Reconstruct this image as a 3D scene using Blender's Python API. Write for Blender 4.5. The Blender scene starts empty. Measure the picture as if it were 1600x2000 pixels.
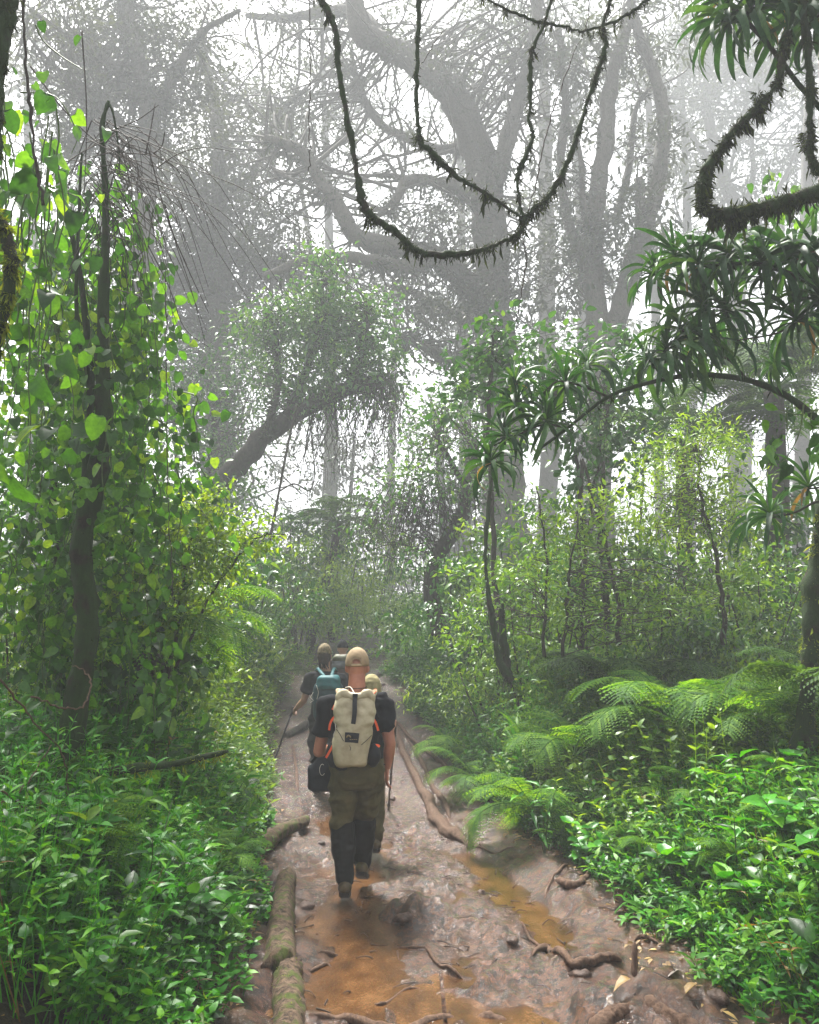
import bpy, math, random
import numpy as np
from mathutils import Vector, Matrix
rng = np.random.default_rng(7)
random.seed(7)
S = bpy.context.scene
COL = S.collection

# ---------------------------------------------------------------- camera, sky, sun, exposure
PITCH = math.radians(9.8)
CAMZ = 1.7
FPX = 1570.0
cam_d = bpy.data.cameras.new("camera")
cam = bpy.data.objects.new("camera", cam_d)
COL.objects.link(cam)
cam.location = (0, 0, CAMZ)
cam.rotation_euler = (math.pi / 2 + PITCH, 0, 0)
cam_d.sensor_fit = 'VERTICAL'
cam_d.sensor_height = 24
cam_d.lens = 24 * FPX / 2000
cam_d.clip_start = 0.05
cam_d.clip_end = 600
S.camera = cam

SUN_EL, SUN_AZ = math.radians(60), math.radians(-25)      # azimuth from +Y towards +X
world = bpy.data.worlds.new("World")
S.world = world
world.use_nodes = True
wn, wl = world.node_tree.nodes, world.node_tree.links
wn.clear()
sky = wn.new("ShaderNodeTexSky")
sky.sky_type = 'NISHITA'
sky.sun_disc = False
sky.sun_elevation = SUN_EL
sky.sun_rotation = SUN_AZ
sky.dust_density = 4.0
hs = wn.new("ShaderNodeHueSaturation")                     # overcast: the blue is washed out by cloud
hs.inputs['Saturation'].default_value = 0.15
bg = wn.new("ShaderNodeBackground")
bg.inputs['Strength'].default_value = 0.062
wo = wn.new("ShaderNodeOutputWorld")
wl.new(sky.outputs[0], hs.inputs['Color'])
wl.new(hs.outputs[0], bg.inputs['Color'])
wl.new(bg.outputs[0], wo.inputs['Surface'])

sun_d = bpy.data.lights.new("sun", 'SUN')
sun = bpy.data.objects.new("sun", sun_d)
COL.objects.link(sun)
sun_d.energy = 3.0
sun_d.angle = math.radians(12)
sun_d.color = (1.0, 0.97, 0.91)
sd = Vector((math.sin(SUN_AZ) * math.cos(SUN_EL), math.cos(SUN_AZ) * math.cos(SUN_EL), math.sin(SUN_EL)))
sun.rotation_euler = sd.to_track_quat('Z', 'Y').to_euler()

S.view_settings.view_transform = 'Standard'
S.view_settings.look = 'None'
S.view_settings.exposure = 2.5
S.view_settings.gamma = 1.0
S.view_settings.use_curve_mapping = False
S.render.engine = 'CYCLES'
cy = S.cycles
cy.max_bounces = 6
cy.diffuse_bounces = 3
cy.glossy_bounces = 2
cy.transmission_bounces = 3
cy.transparent_max_bounces = 6
cy.volume_bounces = 1
cy.caustics_reflective = False
cy.caustics_refractive = False
cy.sample_clamp_indirect = 6
cy.use_denoising = True
HAZE_DENSITY = 0.0043

# ---------------------------------------------------------------- helpers
SP, CP = math.sin(PITCH), math.cos(PITCH)


def P(px, py, d):
    """world point seen at photo pixel (px, py) on the plane y = d"""
    x = (px - 800) / FPX
    v = (1000 - py) / FPX
    Y = CP - v * SP
    Z = SP + v * CP
    k = d / Y
    return np.array([x * k, d, CAMZ + Z * k])


def far(d):
    """the forest behind stands well back: distances grow faster beyond the near bushes"""
    return d if d < 8.8 else 8.8 + (d - 8.8) * 2.9


def KF(d):
    return far(d) / d


def PW(px, py, d):
    return P(px, py, far(d))


def _hash(ix, iy, iz, seed):
    h = (ix * 374761393 + iy * 668265263 + iz * 2147483647 + seed * 974634777) & 0xFFFFFFFF
    h = ((h ^ (h >> 13)) * 1274126177) & 0xFFFFFFFF
    h = h ^ (h >> 16)
    return (h & 0xFFFF) / 65535.0


def noise3(p, seed=0):
    """value noise, p (...,3), result about -1..1"""
    p = np.asarray(p, float)
    i = np.floor(p).astype(np.int64)
    f = p - i
    f = f * f * (3 - 2 * f)
    r = 0
    for dx in (0, 1):
        wx = f[..., 0] if dx else 1 - f[..., 0]
        for dy in (0, 1):
            wy = f[..., 1] if dy else 1 - f[..., 1]
            for dz in (0, 1):
                wz = f[..., 2] if dz else 1 - f[..., 2]
                r = r + wx * wy * wz * _hash(i[..., 0] + dx, i[..., 1] + dy, i[..., 2] + dz, seed)
    return r * 2 - 1


def fbm(x, y, freq, octv=4, seed=0, gain=0.5):
    r, a = 0, 1.0
    for o in range(octv):
        p = np.stack([x * freq, y * freq, np.full_like(x, 0.37 + o)], -1)
        r = r + a * noise3(p, seed + o)
        a *= gain
        freq *= 2.03
    return r


def sstep(a, b, x):
    t = np.clip((x - a) / (b - a), 0, 1)
    return t * t * (3 - 2 * t)


def z0(y):
    """long profile of the trail: level, then climbing, then level again"""
    y = np.asarray(y, float)
    s = np.log1p(np.exp(np.clip((y - 10.2) * 1.6, -40, 40))) / 1.6
    e = np.log1p(np.exp(np.clip((y - 17.5) * 1.2, -40, 40))) / 1.2
    return 0.17 * s - 0.15 * e


def hit0(px, py):
    x = (px - 800) / FPX
    v = (1000 - py) / FPX
    Y, Z = CP - v * SP, SP + v * CP
    lo = 1.0
    for k in range(4000):
        d = 2 + k * 0.01
        if CAMZ + Z / Y * d <= z0(d):
            return np.array([x / Y * d, d])
    return np.array([x / Y * 40, 40.0])


_ed = [(2040, 470, 1500), (1900, 480, 1370), (1740, 505, 1175), (1650, 520, 1040), (1560, 530, 945), (1480, 540, 870),
       (1400, 550, 822), (1350, 575, 790)]
_L = [hit0(a[1], a[0]) for a in _ed]
_R = [hit0(a[2], a[0]) for a in _ed]
LY = np.array([0.0] + [p[1] for p in _L] + [17.0, 19.0, 22.0, 27.0, 60])
LX = np.array([_L[0][0] + .05] + [p[0] for p in _L] + [-2.5, -2.1, -1.0, 2.0, 10])
RY = np.array([0.0] + [p[1] for p in _R] + [17.0, 19.0, 22.0, 27.0, 60])
RX = np.array([_R[0][0] + .1] + [p[0] for p in _R] + [-0.45, -0.2, 1.0, 4.0, 13])


def outside(x, y):
    """metres outside the path edge (negative inside), and side"""
    l = np.interp(y, LY, LX) - x
    r = x - np.interp(y, RY, RX)
    return l, r


def seg_dist(x, y, pts):
    best = np.full(np.shape(x), 1e9)
    for a, b in zip(pts[:-1], pts[1:]):
        ax, ay, aw = a
        bx, by, bw = b
        dx, dy = bx - ax, by - ay
        t = np.clip(((x - ax) * dx + (y - ay) * dy) / (dx * dx + dy * dy + 1e-9), 0, 1)
        d = np.hypot(x - ax - t * dx, y - ay - t * dy) / (aw + t * (bw - aw))
        best = np.minimum(best, d)
    return best


def gp(px, py, w):
    h = hit0(px, py)
    return (h[0], h[1], w)


PUDDLES = [
    ([gp(722, 1640, .13), gp(690, 1740, .17), gp(660, 1830, .36), gp(690, 1880, .30)], .075),
    ([gp(905, 1670, .12), gp(990, 1720, .17), gp(1060, 1790, .17), gp(1110, 1860, .15)], .06),
    ([gp(690, 1930, .16), gp(900, 1960, .2), gp(1010, 1990, .3), gp(1100, 2040, .4)], .045),
    ([gp(650, 1560, .22), gp(640, 1620, .22)], .05),
    ([gp(760, 1545, .15), gp(800, 1590, .2)], .03),
    ([gp(915, 1570, .12), gp(925, 1580, .1)], .09),
]
WATER_Z = -0.030
LUMPS = [(gp(800, 1790, .17), .10), (gp(850, 1800, .13), .09), (gp(600, 1850, .16), .05), (gp(640, 1935, .22), -.06),
         (gp(1000, 1830, .12), .06), (gp(1150, 1900, .2), .06), (gp(1220, 1985, .22), .12), (gp(1330, 1980, .2), .10),
         (gp(1180, 1770, .3), .06), (gp(1040, 1700, .2), .05), (gp(560, 1960, .16), -.08), (gp(760, 1800, .09), -.07)]


_pr = np.random.default_rng(3)
PRINTS = []
for _k in range(70):
    _y = 3.7 + 5.8 * _pr.random()
    _x = -.95 + (2.0 + .2 * (6 - _y)) * _pr.random() + .12 * (6 - _y)
    PRINTS.append((_x, _y, _pr.normal() * .35, .8 + .35 * _pr.random()))


def ground_h(x, y, fine=True):
    x = np.asarray(x, float)
    y = np.asarray(y, float)
    l, r = outside(x, y)
    wob = 0.16 * fbm(x, y, 1.3, 3, 11)
    l = l + wob
    r = r + 0.16 * fbm(x, y, 1.3, 3, 15)
    z = z0(y)
    z = z + 0.42 * sstep(-0.15, 1.0, l) + 0.10 * np.clip(l - .6, 0, 8) + 0.05 * sstep(-.5, 0, l)
    z = z + 0.34 * sstep(-0.1, 1.1, r) + 0.11 * np.clip(r - .6, 0, 8) + 0.06 * sstep(-.7, 0, r)
    inside = sstep(0.3, -0.1, np.maximum(l, r))
    z = z + 0.10 * fbm(x, y, .6, 2, 3) * (1 - inside)
    if fine:
        m = 0.032 * fbm(x, y, 2.2, 3, 21) + 0.036 * fbm(x, y, 8.0, 4, 31, .55)
        rid = 1 - np.abs(fbm(x, y, 5.0, 2, 41))
        m = m + 0.016 * rid * rid - .012
        for pts, dep in PUDDLES:
            d = seg_dist(x + .06 * fbm(x, y, 3.0, 2, 51), y + .06 * fbm(x, y, 3.0, 2, 61), pts)
            k = np.exp(-(d ** 2) * .9)
            m = m * (1 - .7 * k) - dep * k
        for (lx, ly, lw), a in LUMPS:
            d = np.hypot(x - lx, (y - ly) * .8) / lw
            m = m + a * np.exp(-d ** 4 * .8) * (1 + .5 * fbm(x, y, 9.0, 2, 71))
        for (fx, fy, fa, fs) in PRINTS:
            near = (np.abs(x - fx) < .3) & (np.abs(y - fy) < .3)
            if near.any():
                dx, dy = x[near] - fx, y[near] - fy
                u = dx * math.cos(fa) + dy * math.sin(fa)
                v = -dx * math.sin(fa) + dy * math.cos(fa)
                d = np.hypot(u / .062, v / (.15 - .02 * (v > 0))) / fs
                mm = np.zeros_like(m)
                mm[near] = -.030 * np.exp(-d ** 6 * .6) + .014 * np.exp(-(d - 1.35) ** 2 * 9)
                m = m + mm
        z = z + m * (0.35 + 0.65 * inside)
    return z


def gh(x, y):
    return float(ground_h(np.array([x]), np.array([y]))[0])


def G(px, py):
    """photo pixel -> point on the real ground"""
    x = (px - 800) / FPX
    v = (1000 - py) / FPX
    Y, Z = CP - v * SP, SP + v * CP
    d = np.arange(1.5, 40, .02)
    zz = CAMZ + Z / Y * d
    g = ground_h(x / Y * d, d)
    k = np.argmax(zz <= g)
    if zz[k] > g[k]:
        k = len(d) - 1
    return np.array([x / Y * d[k], d[k], g[k]])


# ---- mesh building
def to_mesh(name, V, F, mat=None, rnd=None, smooth=True):
    V = np.asarray(V, np.float32)
    me = bpy.data.meshes.new(name)
    if isinstance(F, np.ndarray):
        Fs = [F]
    else:
        Fs = [f for f in F if len(f)]
    me.vertices.add(len(V))
    me.vertices.foreach_set("co", V.ravel())
    nl = sum(f.size for f in Fs)
    npoly = sum(len(f) for f in Fs)
    me.loops.add(nl)
    me.loops.foreach_set("vertex_index", np.concatenate([f.ravel() for f in Fs]).astype(np.int32))
    me.polygons.add(npoly)
    tot = np.concatenate([np.full(len(f), f.shape[1]) for f in Fs]).astype(np.int32)
    st = np.concatenate([[0], np.cumsum(tot)[:-1]]).astype(np.int32)
    me.polygons.foreach_set("loop_start", st)
    me.polygons.foreach_set("loop_total", tot)
    me.polygons.foreach_set("use_smooth", np.full(npoly, smooth))
    if rnd is not None:
        a = me.attributes.new("rnd", 'FLOAT', 'POINT')
        a.data.foreach_set("value", np.asarray(rnd, np.float32))
    me.update(calc_edges=True)
    if mat is not None:
        for m in (mat if isinstance(mat, (list, tuple)) else [mat]):
            me.materials.append(m)
    return me


class MB:
    """collects pieces into one mesh"""
    def __init__(s):
        s.V, s.T, s.Q, s.R, s.n = [], [], [], [], 0

    def add(s, V, F, rnd=None):
        V = np.asarray(V, float)
        F = np.asarray(F, np.int64)
        s.V.append(V)
        (s.T if F.shape[1] == 3 else s.Q).append(F + s.n)
        if rnd is None:
            rnd = rng.random()
        s.R.append(np.broadcast_to(rnd, (len(V),)).astype(float))
        s.n += len(V)
        return s

    def mesh(s, name, mat, smooth=True):
        if not s.V:
            return to_mesh(name, np.zeros((0, 3)), np.zeros((0, 3), int), mat)
        Fs = [np.concatenate(k) for k in (s.T, s.Q) if k]
        return to_mesh(name, np.concatenate(s.V), Fs, mat, np.concatenate(s.R), smooth)

    def obj(s, name, mat, parent=None, smooth=True, **k):
        return link(name, s.mesh(name, mat, smooth), parent, **k)


def link(name, data, parent=None, loc=None, rot=None, scale=None):
    o = bpy.data.objects.new(name, data)
    COL.objects.link(o)
    if parent is not None:
        o.parent = parent
    if loc is not None:
        o.location = loc
    if rot is not None:
        o.rotation_euler = rot
    if scale is not None:
        o.scale = (scale,) * 3 if np.isscalar(scale) else scale
    return o


def tag(o, label=None, cat=None, group=None, kind=None):
    if label:
        o['label'] = label
    if cat:
        o['category'] = cat
    if group:
        o['group'] = group
    if kind:
        o['kind'] = kind
    return o


def empty(name, loc, label=None, cat=None, group=None):
    o = bpy.data.objects.new(name, None)
    COL.objects.link(o)
    o.location = loc
    o.empty_display_size = .1
    return tag(o, label, cat, group)


def grow(name, label, cat, group=None):
    """an Empty at the origin whose parts are built in world space, moved to the base later"""
    return empty(name, (0, 0, 0), label, cat, group)


def rebase(root, base):
    """put the Empty at the thing's base; parts keep their place"""
    base = Vector([float(b) for b in base])
    root.location = base
    for c in root.children:
        c.location = c.location - base
    return root


def copy_tree(o, parent=None):
    c = o.copy()
    COL.objects.link(c)
    if parent is not None:
        c.parent = parent
    for ch in list(o.children):
        copy_tree(ch, c)
    return c


def catmull(pts, n=6):
    pts = np.asarray(pts, float)
    if len(pts) < 3:
        t = np.linspace(0, 1, n + 1)[:, None]
        return pts[0] * (1 - t) + pts[-1] * t
    p = np.vstack([2 * pts[0] - pts[1], pts, 2 * pts[-1] - pts[-2]])
    out = []
    for i in range(1, len(p) - 2):
        a, b, c, d = p[i - 1], p[i], p[i + 1], p[i + 2]
        t = np.linspace(0, 1, n, endpoint=False)[:, None]
        out.append(.5 * ((2 * b) + (c - a) * t + (2 * a - 5 * b + 4 * c - d) * t ** 2 + (3 * b - a - 3 * c + d) * t ** 3))
    out.append(p[-2][None])
    return np.vstack(out)


def frames(pts):
    pts = np.asarray(pts, float)
    T = np.gradient(pts, axis=0)
    T /= np.linalg.norm(T, axis=1, keepdims=True) + 1e-12
    N = np.zeros_like(T)
    ref = np.array([0, 0, 1.0]) if abs(T[0][2]) < .9 else np.array([1.0, 0, 0])
    n = np.cross(np.cross(T[0], ref), T[0])
    for i in range(len(T)):
        n = n - T[i] * np.dot(n, T[i])
        n /= np.linalg.norm(n) + 1e-12
        N[i] = n
    return T, N, np.cross(T, N)


def tube(pts, rad, sides=6, rough=0.0, cap=True, seed=0, ridge=0.0):
    """tapered tube through pts; rough = relative lumpiness"""
    pts = np.asarray(pts, float)
    m = len(pts)
    rad = np.interp(np.linspace(0, 1, m), np.linspace(0, 1, len(np.atleast_1d(rad))), np.atleast_1d(rad))
    T, N, B = frames(pts)
    a = np.linspace(0, 2 * np.pi, sides, endpoint=False)
    r = rad[:, None] * np.ones(sides)[None]
    if rough:
        q = pts[:, None, :] + N[:, None] * (np.cos(a) * 1.0)[None, :, None] * rad[:, None, None] + B[:, None] * (np.sin(a))[None, :, None] * rad[:, None, None]
        s = 1.2 / max(rad.mean(), .004)
        r = r * (1 + rough * noise3(q * s * .7, seed) + rough * .6 * noise3(q * s * 2.1, seed + 5))
    if ridge:
        g = np.stack([np.cos(a)[None] * 2.6 + 0 * r, np.sin(a)[None] * 2.6 + 0 * r, np.arange(m)[:, None] * .10 + 0 * r], -1)
        h = np.stack([np.cos(a)[None] * 5 + 0 * r, np.sin(a)[None] * 5 + 0 * r, np.arange(m)[:, None] * .45 + 0 * r], -1)
        r = r * (1 - ridge * np.abs(noise3(g, seed + 3)) * 1.6 + ridge * .8 * noise3(h, seed + 9))
    V = pts[:, None] + (N[:, None] * np.cos(a)[None, :, None] + B[:, None] * np.sin(a)[None, :, None]) * r[..., None]
    V = V.reshape(-1, 3)
    i = np.arange(m - 1)[:, None] * sides
    j = np.arange(sides)[None]
    k = (j + 1) % sides
    F = np.stack([i + j, i + k, i + sides + k, i + sides + j], -1).reshape(-1, 4)
    if cap:
        c0, c1 = len(V), len(V) + 1
        V = np.vstack([V, pts[0] - T[0] * rad[0] * .3, pts[-1] + T[-1] * rad[-1] * .3])
        j = np.arange(sides)
        k = (j + 1) % sides
        A = np.stack([np.full(sides, c0), k, j, j], -1)
        Bq = np.stack([np.full(sides, c1), (m - 1) * sides + j, (m - 1) * sides + k, (m - 1) * sides + k], -1)
        return V, F, np.vstack([A[:, :3], Bq[:, :3]])
    return V, F, None


def add_tube(mb, pts, rad, sides=6, rough=0.0, cap=True, rnd=None, seed=0, ridge=0.0):
    V, F, C = tube(pts, rad, sides, rough, cap, seed, ridge)
    if rnd is None:
        rnd = rng.random()
    n = mb.n
    mb.add(V, F, rnd)
    if C is not None:
        mb.T.append(C.astype(np.int64) + n)


def unit(v):
    v = np.asarray(v, float)
    return v / (np.linalg.norm(v, axis=-1, keepdims=True) + 1e-12)


def rand_dirs(n, up=0.0):
    d = rng.normal(size=(n, 3))
    d[:, 2] += up
    return unit(d)


def scatter(mb, tmpl, pos, fwd, nrm, size, rnd=None, asp=None):
    """put a template (V,F) at each pos: local y -> fwd, z -> nrm"""
    TV, TF = tmpl
    n = len(pos)
    if n == 0:
        return
    fwd = unit(fwd)
    nrm = nrm - fwd * np.sum(nrm * fwd, 1, keepdims=True)
    nrm = unit(nrm)
    side = np.cross(fwd, nrm)
    size = np.broadcast_to(size, (n,))
    asp = np.ones(n) if asp is None else np.broadcast_to(asp, (n,))
    V = (side[:, None] * (TV[None, :, 0:1] * asp[:, None, None]) + fwd[:, None] * TV[None, :, 1:2] + nrm[:, None] * TV[None, :, 2:3]) * size[:, None, None] + pos[:, None]
    F = TF[None] + (np.arange(n) * len(TV))[:, None, None]
    r = rng.random(n) if rnd is None else rnd
    mb.V.append(V.reshape(-1, 3))
    (mb.T if TF.shape[1] == 3 else mb.Q).append(F.reshape(-1, TF.shape[1]) + mb.n)
    mb.R.append(np.repeat(r, len(TV)))
    mb.n += n * len(TV)


# leaf templates, unit length along y
def blade(w, prof, droop=.15, fold=.12, cross=1):
    """ovate leaf: prof = list of (t, halfwidth share)"""
    V, F = [], []
    for t, h in prof:
        z = -droop * t * t
        if h == 0:
            V.append((0, t, z))
        else:
            V += [(-h * w, t - .02 * h, z + fold * h * w * 2), (0, t, z), (h * w, t - .02 * h, z + fold * h * w * 2)]
    idx, k = [], 0
    for t, h in prof:
        idx.append((k,) if h == 0 else (k, k + 1, k + 2))
        k += 1 if h == 0 else 3
    for a, b in zip(idx[:-1], idx[1:]):
        if len(a) == 1 and len(b) == 3:
            F += [(a[0], b[1], b[0]), (a[0], b[2], b[1])]
        elif len(a) == 3 and len(b) == 1:
            F += [(a[0], a[1], b[0]), (a[1], a[2], b[0])]
        else:
            F += [(a[0], a[1], b[1]), (a[0], b[1], b[0]), (a[1], a[2], b[2]), (a[1], b[2], b[1])]
    return np.array(V, float), np.array(F)


LEAF2 = (np.array([(0, 0, 0), (-.21, .5, .05), (0, 1, -.12), (.21, .5, .05)]), np.array([(0, 2, 1), (0, 3, 2)]))
LEAF6 = blade(.24, [(0, 0), (.3, .95), (.62, .8), (1, 0)], .22, .25)
LEAFB = blade(.30, [(0, 0), (.15, .7), (.38, 1), (.7, .72), (1, 0)], .25, .2)
GRASS = blade(.07, [(0, 0), (.3, 1), (.65, .8), (1, 0)], .5, .2)
LANCE = blade(.13, [(0, 0), (.3, 1), (.65, .75), (1, 0)], .42, .25)


def lite(w, t1=.28, t2=.64, h2=.78, droop=.3, cup=.06):
    """cheap six-cornered leaf: 4 triangles"""
    V = np.array([(0, 0, 0), (-w, t1, cup - droop * t1 ** 2), (w, t1, -droop * t1 ** 2), (-w * h2, t2, cup - droop * t2 ** 2), (w * h2, t2, -droop * t2 ** 2), (0, 1, -droop)])
    return V, np.array([(0, 2, 1), (1, 2, 4), (1, 4, 3), (3, 4, 5)])


OVATE4 = lite(.27)
LANCE4 = lite(.14, .3, .66, .72, .42)
LEAF4 = lite(.22)


# ---- node materials
def new_mat(name):
    m = bpy.data.materials.new(name)
    m.use_nodes = True
    nt = m.node_tree
    nt.nodes.clear()
    out = nt.nodes.new("ShaderNodeOutputMaterial")
    return m, nt, out


def nd(nt, t, **k):
    n = nt.nodes.new(t)
    for a, v in k.items():
        if a.startswith("i_"):
            n.inputs[a[2:].replace('_', ' ')].default_value = v
        else:
            setattr(n, a, v)
    return n


def ramp(nt, fac, stops):
    r = nd(nt, "ShaderNodeValToRGB")
    e = r.color_ramp.elements
    while len(e) > len(stops):
        e.remove(e[-1])
    while len(e) < len(stops):
        e.new(.5)
    for el, (p, c) in zip(e, stops):
        el.position = p
        el.color = (*c, 1) if len(c) == 3 else c
    nt.links.new(fac, r.inputs[0])
    return r.outputs[0]


def leaf_mat(name, stops, trans=.35, rough=.38, spec=.5, tcol=1.5):
    """leaf: glossy top, light shining through; colour differs from leaf to leaf"""
    m, nt, out = new_mat(name)
    L = nt.links
    at = nd(nt, "ShaderNodeAttribute", attribute_name="rnd")
    oi = nd(nt, "ShaderNodeObjectInfo")
    ad = nd(nt, "ShaderNodeMath", operation='ADD')
    L.new(at.outputs['Fac'], ad.inputs[0])
    L.new(oi.outputs['Random'], ad.inputs[1])
    fr = nd(nt, "ShaderNodeMath", operation='FRACT')
    L.new(ad.outputs[0], fr.inputs[0])
    geo = nd(nt, "ShaderNodeNewGeometry")
    nz = nd(nt, "ShaderNodeTexNoise", i_Scale=1.1)
    L.new(geo.outputs['Position'], nz.inputs['Vector'])
    mx = nd(nt, "ShaderNodeMath", operation='MULTIPLY_ADD')
    L.new(nz.outputs[0], mx.inputs[0])
    mx.inputs[1].default_value = .9
    mx.inputs[2].default_value = -.45
    ad2 = nd(nt, "ShaderNodeMath", operation='ADD', use_clamp=True)
    L.new(fr.outputs[0], ad2.inputs[0])
    L.new(mx.outputs[0], ad2.inputs[1])
    c = ramp(nt, ad2.outputs[0], stops)
    nf = nd(nt, "ShaderNodeTexNoise", i_Scale=55.0, i_Detail=2.0)
    L.new(geo.outputs['Position'], nf.inputs['Vector'])
    mm = nd(nt, "ShaderNodeMix", data_type='RGBA', blend_type='MULTIPLY')
    mm.inputs[0].default_value = .6
    L.new(c, mm.inputs[6])
    g = ramp(nt, nf.outputs[0], [(.3, (.55, .6, .5)), (.7, (1.3, 1.25, 1.2))])
    L.new(g, mm.inputs[7])
    pr = nd(nt, "ShaderNodeBsdfPrincipled", i_Roughness=rough)
    pr.inputs['Specular IOR Level'].default_value = spec
    L.new(mm.outputs[2], pr.inputs['Base Color'])
    bp = nd(nt, "ShaderNodeBump", i_Strength=.25, i_Distance=.004)
    L.new(nf.outputs[0], bp.inputs['Height'])
    L.new(bp.outputs[0], pr.inputs['Normal'])
    tr = nd(nt, "ShaderNodeBsdfTranslucent")
    tc = nd(nt, "ShaderNodeMix", data_type='RGBA', blend_type='MULTIPLY')
    tc.inputs[0].default_value = 1
    L.new(mm.outputs[2], tc.inputs[6])
    tc.inputs[7].default_value = (tcol * 1.25, tcol, tcol * .35, 1)
    L.new(tc.outputs[2], tr.inputs['Color'])
    ms = nd(nt, "ShaderNodeMixShader")
    ms.inputs[0].default_value = trans
    L.new(pr.outputs[0], ms.inputs[1])
    L.new(tr.outputs[0], ms.inputs[2])
    L.new(ms.outputs[0], out.inputs['Surface'])
    return m


def solid(name, c1, c2=None, rough=.7, scale=20, bump=.3, dist=.01, spec=.3, detail=5, coord='Object', stretch=None):
    m, nt, out = new_mat(name)
    L = nt.links
    tc = nd(nt, "ShaderNodeTexCoord")
    vec = tc.outputs[coord]
    if stretch:
        mp = nd(nt, "ShaderNodeMapping")
        mp.inputs['Scale'].default_value = stretch
        L.new(vec, mp.inputs[0])
        vec = mp.outputs[0]
    nz = nd(nt, "ShaderNodeTexNoise", i_Scale=scale, i_Detail=detail, i_Roughness=.65)
    L.new(vec, nz.inputs['Vector'])
    pr = nd(nt, "ShaderNodeBsdfPrincipled", i_Roughness=rough)
    pr.inputs['Specular IOR Level'].default_value = spec
    c = ramp(nt, nz.outputs[0], [(.32, c1), (.68, c2 or c1)])
    L.new(c, pr.inputs['Base Color'])
    if bump:
        bp = nd(nt, "ShaderNodeBump", i_Strength=bump, i_Distance=dist)
        L.new(nz.outputs[0], bp.inputs['Height'])
        L.new(bp.outputs[0], pr.inputs['Normal'])
    L.new(pr.outputs[0], out.inputs['Surface'])
    return m


def bark_mat(name, c1, c2, moss, amount=.5, scale=9):
    m, nt, out = new_mat(name)
    L = nt.links
    geo = nd(nt, "ShaderNodeNewGeometry")
    mp = nd(nt, "ShaderNodeMapping")
    mp.inputs['Scale'].default_value = (1, 1, .35)
    L.new(geo.outputs['Position'], mp.inputs[0])
    n1 = nd(nt, "ShaderNodeTexNoise", i_Scale=scale * 3, i_Detail=6.0, i_Roughness=.7)
    L.new(mp.outputs[0], n1.inputs['Vector'])
    n2 = nd(nt, "ShaderNodeTexNoise", i_Scale=scale, i_Detail=5.0, i_Roughness=.6)
    L.new(geo.outputs['Position'], n2.inputs['Vector'])
    c = ramp(nt, n1.outputs[0], [(.35, c1), (.65, c2)])
    mx = nd(nt, "ShaderNodeMix", data_type='RGBA')
    f = ramp(nt, n2.outputs[0], [(max(0, .72 - amount * .5), (0, 0, 0)), (min(1, .84 - amount * .5), (1, 1, 1))])
    L.new(f, mx.inputs[0])
    L.new(c, mx.inputs[6])
    mc = ramp(nt, n1.outputs[0], [(.3, tuple(v * .5 for v in moss)), (.7, moss)])
    L.new(mc, mx.inputs[7])
    pr = nd(nt, "ShaderNodeBsdfPrincipled", i_Roughness=.85)
    pr.inputs['Specular IOR Level'].default_value = .2
    L.new(mx.outputs[2], pr.inputs['Base Color'])
    bp = nd(nt, "ShaderNodeBump", i_Strength=.8, i_Distance=.02)
    L.new(n1.outputs[0], bp.inputs['Height'])
    L.new(bp.outputs[0], pr.inputs['Normal'])
    L.new(pr.outputs[0], out.inputs['Surface'])
    return m


M = {}
M['herb'] = leaf_mat("herb_leaf", [(0, (.008, .06, .003)), (.25, (.018, .14, .004)), (.7, (.05, .26, .006)), (1, (.14, .36, .01))], .35, .42, .4)
M['grass'] = leaf_mat("grass_blade", [(0, (.018, .10, .006)), (.5, (.045, .19, .009)), (1, (.14, .30, .02))], .35, .5, .3)
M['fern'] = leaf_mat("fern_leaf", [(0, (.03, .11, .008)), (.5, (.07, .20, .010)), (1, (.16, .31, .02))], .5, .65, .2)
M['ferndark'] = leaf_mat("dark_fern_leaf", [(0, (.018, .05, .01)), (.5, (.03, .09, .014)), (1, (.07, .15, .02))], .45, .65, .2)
M['vine'] = leaf_mat("vine_leaf", [(0, (.012, .05, .008)), (.5, (.03, .115, .010)), (.85, (.07, .20, .013)), (1, (.16, .30, .022))], .5, .4, tcol=1.7)
M['yellow'] = leaf_mat("yellow_green_leaf", [(0, (.05, .12, .01)), (.5, (.11, .23, .015)), (1, (.22, .34, .03))], .5, .45, tcol=1.7)
M['bush'] = leaf_mat("bush_leaf", [(0, (.014, .06, .012)), (.5, (.03, .12, .014)), (.85, (.07, .19, .022)), (1, (.12, .25, .035))], .3, .36)
M['pale'] = leaf_mat("pale_bush_leaf", [(0, (.04, .12, .010)), (.5, (.10, .23, .016)), (1, (.20, .34, .03))], .4, .4)
M['canopy'] = leaf_mat("canopy_leaf", [(0, (.02, .03, .018)), (.5, (.03, .05, .022)), (1, (.05, .07, .025))], .25, .5)
M['redtinge'] = leaf_mat("rusty_canopy_leaf", [(0, (.05, .03, .02)), (.5, (.10, .05, .03)), (1, (.12, .09, .04))], .3, .5)
M['drac'] = leaf_mat("strap_leaf", [(0, (.010, .04, .014)), (.6, (.018, .075, .022)), (1, (.05, .13, .03))], .3, .5, .3)
M['dead'] = leaf_mat("dead_leaf", [(0, (.10, .05, .02)), (.6, (.22, .14, .04)), (1, (.35, .25, .08))], .3, .6)
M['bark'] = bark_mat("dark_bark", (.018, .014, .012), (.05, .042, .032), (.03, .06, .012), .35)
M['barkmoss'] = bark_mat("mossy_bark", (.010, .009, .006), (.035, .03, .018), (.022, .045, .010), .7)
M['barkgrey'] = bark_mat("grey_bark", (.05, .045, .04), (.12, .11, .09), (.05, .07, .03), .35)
M['log'] = bark_mat("wet_log_bark", (.010, .006, .004), (.15, .10, .065), (.07, .09, .016), .45, 12)
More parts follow.
